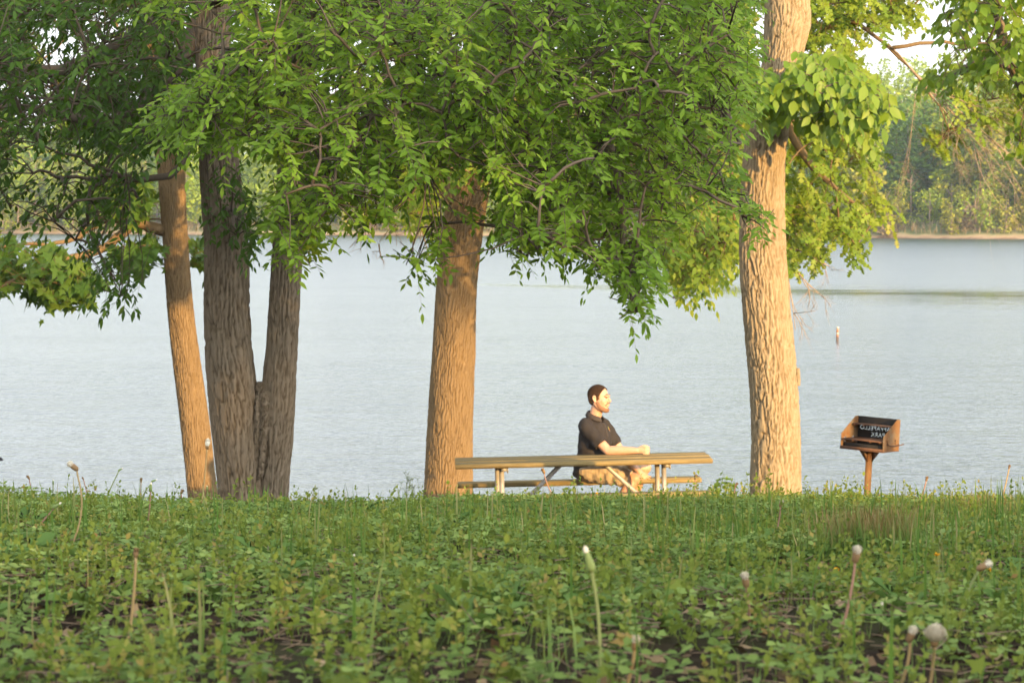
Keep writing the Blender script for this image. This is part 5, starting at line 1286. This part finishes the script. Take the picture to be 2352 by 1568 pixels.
def W(x, y, z): return np.array([x, y, z])+seat
class Vol:
    """closed lofted pieces that overlap; a voxel remesh fuses them into one skin"""
    def __init__(s): s.mb = MB()
    def limb(s, pts, rad, n=16, rb=None, side=None, sub=4, cap=True):
        pts = np.asarray(pts, float); m = len(pts); t = np.linspace(0, m-1, (m-1)*sub+1)
        def cr(a):
            a = np.asarray(a, float); i = np.clip(np.floor(t).astype(int), 0, m-2); u = t-i
            p0, p1, p2, p3 = a[np.maximum(i-1, 0)], a[i], a[i+1], a[np.minimum(i+2, m-1)]
            if a.ndim > 1: u = u[:, None]
            return .5*((2*p1)+(p2-p0)*u+(2*p0-5*p1+4*p2-p3)*u**2+(3*p1-p0-3*p2+p3)*u**3)
        q = cr(pts); ra = cr(rad); rb_ = ra if rb is None else cr(rb)
        tg = unit(np.gradient(q, axis=0))
        if cap:   # rounded ends
            ext = []
            for e, sg in ((0, -1), (-1, 1)):
                r = (ra[e]+rb_[e])/2
                ext.append([(q[e]+tg[e]*sg*r*k, ra[e]*math.sqrt(max(0.02, 1-k*k)), rb_[e]*math.sqrt(max(0.02, 1-k*k))) for k in (.45, .8, .97)])
            pre = ext[0][::-1]; post = ext[1]
            q = np.concatenate([[a[0] for a in pre], q, [a[0] for a in post]]); ra = np.concatenate([[a[1] for a in pre], ra, [a[1] for a in post]]); rb_ = np.concatenate([[a[2] for a in pre], rb_, [a[2] for a in post]])
            tg = np.concatenate([np.repeat(tg[:1], 3, 0), tg, np.repeat(tg[-1:], 3, 0)])
        ref = np.array([0, 0, 1.]) if side is None else np.asarray(side, float)
        if side is None and abs(tg[:, 2]).mean() > .8: ref = rgt
        u = unit(ref-(tg*ref).sum(-1, keepdims=True)*tg); w_ = np.cross(tg, u)
        th = np.arange(n)/n*2*np.pi
        V = q[:, None]+np.cos(th)[None, :, None]*(u*ra[:, None])[:, None]+np.sin(th)[None, :, None]*(w_*rb_[:, None])[:, None]
        k = len(q); i = np.arange(k-1)[:, None]*n; j = np.arange(n)[None]; kk = (j+1) % n
        f4 = np.stack([i+j, i+kk, i+n+kk, i+n+j], -1).reshape(-1, 4); V = np.concatenate([V.reshape(-1, 3), q[:1], q[-1:]]); jj = np.arange(n); j2 = (jj+1) % n
        f3 = np.concatenate([np.stack([np.full(n, k*n), j2, jj], -1), np.stack([np.full(n, k*n+1), (k-1)*n+jj, (k-1)*n+j2], -1)])
        s.mb.add(V, f3, f4)
    def ball(s, c, ax, B=None, n=20):
        B = np.eye(3) if B is None else B; th = np.linspace(0, np.pi, n//2+1)[1:-1]; ph = np.arange(n)/n*2*np.pi
        V = np.stack([np.sin(th)[:, None]*np.cos(ph), np.sin(th)[:, None]*np.sin(ph), np.broadcast_to(np.cos(th)[:, None], (len(th), n))], -1).reshape(-1, 3)
        V = np.concatenate([V, [[0, 0, 1], [0, 0, -1]]])*np.asarray(ax); m = len(th)
        i = np.arange(m-1)[:, None]*n; j = np.arange(n)[None]; k = (j+1) % n; jj = np.arange(n); j2 = (jj+1) % n
        f4 = np.stack([i+j, i+n+j, i+n+k, i+k], -1).reshape(-1, 4)
        f3 = np.concatenate([np.stack([np.full(n, m*n), jj, j2], -1), np.stack([np.full(n, m*n+1), (m-1)*n+j2, (m-1)*n+jj], -1)])
        s.mb.add(V@B.T+np.asarray(c), f3, f4)
    def fuse(s, name, mat, parent, voxel=.005, smooth=4, disp=None):
        me = s.mb.mesh(name); o = bpy.data.objects.new('tmp', me); COL.objects.link(o)
        r = o.modifiers.new('r', 'REMESH'); r.mode = 'VOXEL'; r.voxel_size = voxel; r.use_smooth_shade = True
        q = o.modifiers.new('s', 'SMOOTH'); q.factor = .5; q.iterations = smooth
        bpy.context.view_layer.update()
        m2 = bpy.data.meshes.new_from_object(o.evaluated_get(bpy.context.evaluated_depsgraph_get())); bpy.data.objects.remove(o); m2.name = name
        if disp is not None:
            n = len(m2.vertices); co_ = np.empty(n*3, np.float32); m2.vertices.foreach_get('co', co_); co_ = co_.reshape(-1, 3)
            no = np.empty(n*3, np.float32); m2.vertices.foreach_get('normal', no); co_ = co_+no.reshape(-1, 3)*disp(co_-seat)[:, None]
            m2.vertices.foreach_set('co', co_.astype(np.float32).ravel()); m2.update()
        for p in m2.polygons: p.use_smooth = True
        m2.materials.clear()
        return link(name, m2, mat, parent)

# joints (x right, y away, z up from the seat)
def T3(f, r, z, o=(0, 0)): return seat+fwd*f+rgt*r+upv*z+np.array([o[0], o[1], 0])
pel = T3(.0, 0, .09); waist = T3(.025, 0, .24); chest = T3(.035, 0, .40); upc = T3(.030, 0, .515); nb_ = T3(.035, 0, .60)
shR, shL = T3(.028, .176, .515), T3(.04, -.178, .515)
elR = W(.150, -.315, .310); wrR = W(.425, -.385, .318); knR = W(.400, -.24, .035); anR = W(.215, -.27, SH*-1+.10)
elL = W(.300, .09, .245); wrL = W(.455, -.035, .085); knL = W(.520, .15, .105); anL = W(.37, .22, SH*-1+.10)
hipR, hipL = T3(.01, .09, .095), T3(.03, -.09, .10)
hc = T3(.085, 0, .785)                       # centre of the head
HA = math.radians(26); hf_ = np.array([math.cos(HA), -math.sin(HA), 0]); hr_ = np.array([-math.sin(HA), -math.cos(HA), 0])
M['hair'] = hair_mat(hc[2]-.03, hc[2]+.075)
def Hd(f, r, z): return hc+hf_*f+hr_*r+upv*z
HB = np.stack([hf_, hr_, upv], 1)

b = Vol()
b.limb([pel, waist, chest, upc, T3(.03, 0, .565)], [.165, .160, .170, .150, .075], 28, [.125, .135, .130, .105, .07], rgt)
b.limb([T3(.02, 0, .55), T3(.045, 0, .63), T3(.065, 0, .70)], [.062, .057, .057], 18, [.062, .06, .062], rgt)
# head
b.ball(Hd(-.012, 0, .035), (.098, .076, .094), HB, 28); b.ball(Hd(.015, 0, -.02), (.080, .068, .100), HB, 24)
b.limb([Hd(-.01, .058, -.045), Hd(.03, .050, -.088), Hd(.068, .022, -.108), Hd(.074, 0, -.111), Hd(.068, -.022, -.108), Hd(.03, -.050, -.088), Hd(-.01, -.058, -.045)], [.026, .024, .021, .020, .021, .024, .026], 12)
b.ball(Hd(.055, 0, -.075), (.036, .036, .034), HB); b.ball(Hd(.064, 0, -.05), (.030, .034, .032), HB)
b.limb([Hd(.083, .040, .030), Hd(.093, .018, .032), Hd(.091, 0, .028), Hd(.093, -.018, .032), Hd(.083, -.040, .030)], [.011, .012, .012, .012, .011], 8)
b.limb([Hd(.084, 0, .024), Hd(.100, 0, .002), Hd(.112, 0, -.020)], [.010, .012, .0135], 10); b.ball(Hd(.098, .013, -.024), (.012, .009, .009), HB, 10); b.ball(Hd(.098, -.013, -.024), (.012, .009, .009), HB, 10)
b.limb([Hd(.084, .024, -.055), Hd(.097, .008, -.052), Hd(.097, -.008, -.052), Hd(.084, -.024, -.055)], [.007, .009, .009, .007], 8); b.limb([Hd(.084, .02, -.066), Hd(.094, 0, -.067), Hd(.084, -.02, -.066)], [.008, .009, .008], 8)
for sg in (1, -1):
    b.ball(Hd(.052, sg*.037, -.020), (.027, .028, .030), HB, 14)     # cheek
    e = [Hd(-.005, sg*.078, .022), Hd(-.018, sg*.086, .030), Hd(-.028, sg*.088, .016), Hd(-.022, sg*.085, -.008), Hd(-.008, sg*.079, -.026), Hd(-.002, sg*.076, -.018)]
    b.limb(e, [.007, .008, .008, .008, .008, .006], 8); b.ball(Hd(-.012, sg*.078, 0), (.014, .006, .022), HB, 10)
# arms
b.limb([shR, (shR*.5+elR*.5)+np.array([0, -.005, 0]), elR], [.056, .051, .044], 16); b.limb([elR, elR*.65+wrR*.35+np.array([0, 0, .002]), wrR], [.045, .044, .030], 16)
b.limb([shL, (shL*.5+elL*.5), elL], [.056, .050, .043], 16); b.limb([elL, elL*.65+wrL*.35, wrL], [.043, .042, .029], 16)
# right hand: loosely closed fist lying on the table on its little-finger side
ha = unit(wrR-elR); hu = upv; hn = unit(np.cross(ha, hu)); hu = np.cross(hn, ha)           # hn points towards the camera (back of the hand)
if hn[1] > 0: hn = -hn
h0 = wrR
b.limb([h0-ha*.01, h0+ha*.035+hu*.004, h0+ha*.075+hu*.004], [.028, .033, .035], 14, [.026, .022, .020], hu)
for i, (dz, ln) in enumerate(((.031, .040), (.011, .044), (-.010, .041), (-.029, .034))):
    k = h0+ha*.082+hu*dz+hn*.008; p1 = k+ha*ln*.55-hn*.010; p2 = p1-hn*.026+ha*.002; p3 = p2-ha*.026-hn*.002; p4 = p3-ha*.012+hn*.008
    b.limb([k-ha*.02, k, p1, p2, p3, p4], [.010, .0105, .0098, .0092, .0085, .0078], 9, sub=3)
t0 = h0+ha*.025+hu*.028-hn*.012; b.limb([t0, t0+ha*.03+hu*.014-hn*.008, t0+ha*.058+hu*.012-hn*.018, t0+ha*.078+hu*.002-hn*.024], [.0135, .0120, .0105, .0088], 9, sub=3)
# left hand: hanging down between the knees, fingertips on the bench
la = unit(np.array([.66, -.18, -.72])); ln_ = unit(np.array([.15, -.93, .33])); ln_ = unit(ln_-la*(ln_@la)); ls = np.cross(la, ln_)
l0 = wrL
b.limb([l0-la*.01, l0+la*.03, l0+la*.062], [.025, .036, .037], 14, [.022, .019, .016], ls)
for dz, ln1, sp_ in ((.030, .060, .10), (.010, .066, .03), (-.011, .062, -.05), (-.030, .050, -.14)):
    k = l0+la*.068+ls*dz; d1 = unit(la+ls*sp_*1.6+np.array([.15, 0, .10])); d2 = unit(d1+np.array([.22, -.05, .12]))
    b.limb([k-la*.015, k, k+d1*ln1*.5, k+d1*ln1*.5+d2*ln1*.32, k+d1*ln1*.5+d2*ln1*.55], [.0098, .0100, .0090, .0082, .0072], 9, sub=3)
t0 = l0+la*.012+ls*.026; b.limb([t0, t0+la*.024+ls*.020-ln_*.01, t0+la*.046+ls*.030-ln_*.014], [.0125, .0108, .0085], 9, sub=3)
# legs and feet
for hip, kn, an, sx in ((hipR, knR, anR, -1), (hipL, knL, anL, 1)):
    b.limb([hip, hip*.55+kn*.45+upv*.004, kn], [.088, .080, .060], 18); b.ball(kn+np.array([.006, 0, 0]), (.060, .058, .060))
    sh = kn*.66+an*.34; b.limb([kn, sh+np.array([-.018, 0, 0]), kn*.3+an*.7, an], [.056, .058, .044, .038], 16)
    b.limb([an, an+np.array([.03, 0, -.045]), an+np.array([.12, 0, -.065])], [.040, .038, .032], 12)
man = b.fuse('person', M['skin'], None, .0042, 6)
tag(man, 'man in black polo shirt and khaki shorts sitting astride the bench, gazing over the lake', 'person')

# polo shirt
s = Vol()
s.limb([T3(-.040, 0, .012), T3(-.012, 0, .10), waist, chest, upc, T3(.028, 0, .570), T3(.034, 0, .592)], [.182, .184, .178, .186, .162, .105, .072], 30, [.146, .158, .158, .152, .122, .088, .074], rgt, cap=False)
s.limb([T3(.0, .10, .555), shR+upv*.002, shR*.62+elR*.38+np.array([-.004, 0, .004]), shR*.26+elR*.74+np.array([-.006, 0, 0])], [.062, .070, .074, .072], 20, cap=False)
s.limb([T3(.02, -.10, .555), shL+upv*.002, shL*.62+elL*.38, shL*.30+elL*.70], [.062, .070, .072, .070], 20, cap=False)
s.ball(shR+np.array([0, 0, -.004]), (.070, .070, .066)); s.ball(shL+np.array([0, 0, -.004]), (.070, .070, .066))
def folds(q):
    f = np.sin(q[:, 0]*38+q[:, 2]*26+3*np.sin(q[:, 2]*9+q[:, 1]*11))*np.clip(1-abs(q[:, 2]-.30)/.34, 0, 1)*.0045
    f += np.sin(q[:, 2]*85+q[:, 0]*30+2*np.sin(q[:, 0]*22))*np.clip(1-abs(q[:, 2]-.15)/.10, 0, 1)*.005
    return f+.0025*np.sin(q[:, 0]*60-q[:, 2]*45+q[:, 1]*30)
shirt = s.fuse('polo_shirt', M['shirt'], man, .0048, 5, folds)
c = MB(); th = np.arange(33)/32*2*np.pi      # fold-down collar, open at the front
rows_ = []
for zz, rr, dr in ((.588, .078, 0), (.625, .068, 0), (.640, .069, 0), (.632, .076, 0), (.596, .094, 0), (.594, .0925, 0)):
    a = th*.90+.10*np.pi+0; dip = -.026*np.cos(th*.90+.10*np.pi)*1.0
    rows_.append(np.stack([T3(.040+math.cos(q)*rr*1.02, math.sin(q)*rr, zz-.030*math.cos(q)) for q in a]))
V = np.array(rows_); m_, n_ = V.shape[:2]; i = np.arange(m_-1)[:, None]*n_; j = np.arange(n_-1)[None]
c.add(V.reshape(-1, 3), f4=np.stack([i+j, i+j+1, i+n_+j+1, i+n_+j], -1).reshape(-1, 4)); col_o = c.build('collar', M['collar'], None); col_o.parent = man
dg = bpy.context.evaluated_depsgraph_get()
def on_shirt(f, r, z, d=.003):
    bv = BVHTree.FromObject(shirt, dg); o_ = T3(f+.6, r, z); hit = bv.ray_cast(Vector(o_), Vector(-fwd)); return np.array(hit[0])+fwd*d, np.array(hit[1])
bpy.context.view_layer.update(); dg = bpy.context.evaluated_depsgraph_get()
mb = MB(); pts = [on_shirt(0, 0, z)[0] for z in np.linspace(.555, .43, 8)]
for a_ in range(8): pts[a_] = pts[a_]
V = np.concatenate([np.array(pts)+rgt*.014, np.array(pts)-rgt*.014, np.array(pts)+rgt*.014-fwd*.012, np.array(pts)-rgt*.014-fwd*.012]); f = []
for i in range(7): f += [[i, i+1, 9+i, 8+i], [16+i, 17+i, i+1, i], [8+i, 9+i, 25+i, 24+i]]
mb.add(V, f4=f); pl = mb.build('placket', M['collar'], None); pl.parent = man
M['badge_y'] = plain('badge_green', (.50, .52, .10), .7, .1, 90); M['badge_o'] = plain('badge_orange', (.80, .30, .05), .7, .1, 90); M['badge_w'] = plain('badge_white', (.72, .66, .64), .7, .1, 90)
em = empty('emblem_root', on_shirt(0, -.085, .49)[0]); bpy.data.objects.remove(em)
def patch(name, us, vs, mat):
    n_ = len(us); top = np.array([on_shirt(0, -.088+u*.032, .488+v*.032)[0] for u, v in zip(us, vs)]); bot = top-fwd*.006; k = np.arange(n_)
    mb = MB(); ce = top.mean(0); mb.add(np.concatenate([top, bot, [ce+fwd*.0008]]), [[2*n_, a, (a+1) % n_] for a in range(n_)], [[a, (a+1) % n_, n_+(a+1) % n_, n_+a] for a in range(n_)])
    o = mb.build(name, mat, None); o.parent = shirt; return o
a = np.linspace(0, math.pi, 9)
patch('badge', np.concatenate([np.cos(a)*.85, np.cos(a[::-1])*.55]), np.concatenate([np.sin(a)*.75+.05, np.sin(a[::-1])*.42+.05]), M['badge_y'])
patch('badge', [-.6, .6, .55, .3, 0, -.3, -.55], [-.35, -.35, .08, .34, .42, .34, .08], M['badge_o'])
patch('badge', [-.65, .65, .6, -.6], [-.72, -.72, -.42, -.42], M['badge_w'])

# khaki shorts
s = Vol()
s.limb([T3(-.02, 0, .015), T3(-.01, 0, .08), T3(.0, 0, .17)], [.165, .178, .172], 28, [.135, .142, .140], rgt, cap=False)
s.ball(T3(-.03, 0, .075), (.140, .165, .095), np.stack([fwd, rgt, upv], 1))
for hip, kn, e_ in ((hipR, knR, .93), (hipL, knL, .90)):
    s.limb([hip, hip*.6+kn*.4+upv*.004, hip*(1-e_)+kn*e_+np.array([0, 0, -.002])], [.104, .102, .086], 22, [.104, .100, .090], cap=False); s.ball(hip, (.104, .104, .10))
def folds2(q): return .009*np.sin(q[:, 0]*52+3.2*np.sin(q[:, 2]*22+q[:, 1]*14)+q[:, 2]*40)*np.clip(.3+q[:, 0]*2.2, .2, 1)+.003*np.sin(q[:, 0]*90+q[:, 1]*60-q[:, 2]*50)
def clampz(q): return folds2(q)
s.fuse('shorts', M['shorts'], man, .0048, 4, clampz)

# hair: short crop, fading into the sides
s = Vol(); s.ball(Hd(-.014, 0, .042), (.107, .082, .095), HB, 30); s.ball(Hd(-.044, 0, .01), (.070, .074, .085), HB, 24)
s.limb([Hd(.050, .042, .085), Hd(.060, 0, .090), Hd(.050, -.042, .085)], [.015, .017, .015], 12)
for sg in (1, -1): s.limb([Hd(.022, sg*.068, .05), Hd(.012, sg*.0715, .02), Hd(.010, sg*.071, -.008)], [.016, .011, .007], 10)
def crop(q):
    h = (q+seat-hc)@HB; return .0012*np.sin(q[:, 0]*420+q[:, 2]*300)+.0012*np.sin(q[:, 1]*390-q[:, 2]*350)
hair = s.fuse('hair', M['hair'], man, .0042, 3, crop)
# trim the hair away from the face and neck
bm = bmesh.new(); bm.from_mesh(hair.data)
kill = []
for v in bm.verts:
    h = HB.T@(np.array(v.co)-hc)
    if (h[0] > .042 and h[2] < .046+.26*(h[0]-.042)+.004*math.sin(h[1]*160)) or h[2] < -.072 or (h[0] > .012 and h[2] < -.012) or (h[0] > .030 and h[2] < .022+2.0*(h[0]-.030)): kill.append(v)
bmesh.ops.delete(bm, geom=kill, context='VERTS'); bm.to_mesh(hair.data); bm.free()
# short beard
s = Vol(); s.limb([Hd(.006, .064, -.038), Hd(.032, .053, -.083), Hd(.069, .024, -.107), Hd(.0765, 0, -.111), Hd(.069, -.024, -.107), Hd(.032, -.053, -.083), Hd(.006, -.064, -.038)], [.021, .0245, .0235, .0225, .0235, .0245, .021], 12)
beard = s.fuse('beard', M['stubble'], man, .004, 2)
s = Vol(); s.limb([Hd(.080, .032, -.062), Hd(.095, .020, -.043), Hd(.103, 0, -.040), Hd(.095, -.020, -.043), Hd(.080, -.032, -.062)], [.0045, .006, .006, .006, .0045], 8); s.fuse('moustache', M['stubble'], man, .0025, 1)
for sg in (1, -1):
    mb = MB(); tube(mb, [Hd(.0985, sg*.012, .040), Hd(.0975, sg*.028, .046), Hd(.087, sg*.046, .042)], [.003, .0042, .002], 6, flat=1.3); e = mb.build('eyebrow', M['hair'], None); e.parent = man
    s = Vol(); s.ball(Hd(.0895, sg*.030, .0145), (.008, .012, .0045), HB, 12); e = s.mb.build('eye', M['eye'], None); e.parent = man
# shoes and socks
for an in (anR, anL):
    s = Vol(); s.limb([an+np.array([-.05, 0, -.062]), an+np.array([.0, 0, -.050]), an+np.array([.08, 0, -.062]), an+np.array([.17, 0, -.075])], [.038, .047, .046, .034], 14, [.030, .046, .036, .024], np.array([0, 1., 0]))
    s.fuse('shoe', M['shoe'], man, .006, 3)
    mb = MB(); tube(mb, [an+np.array([.0, 0, -.03]), an+np.array([.002, 0, .02]), an+np.array([.004, 0, .06])], [.045, .042, .043], 14); e = mb.build('sock', M['sock'], None); e.parent = man
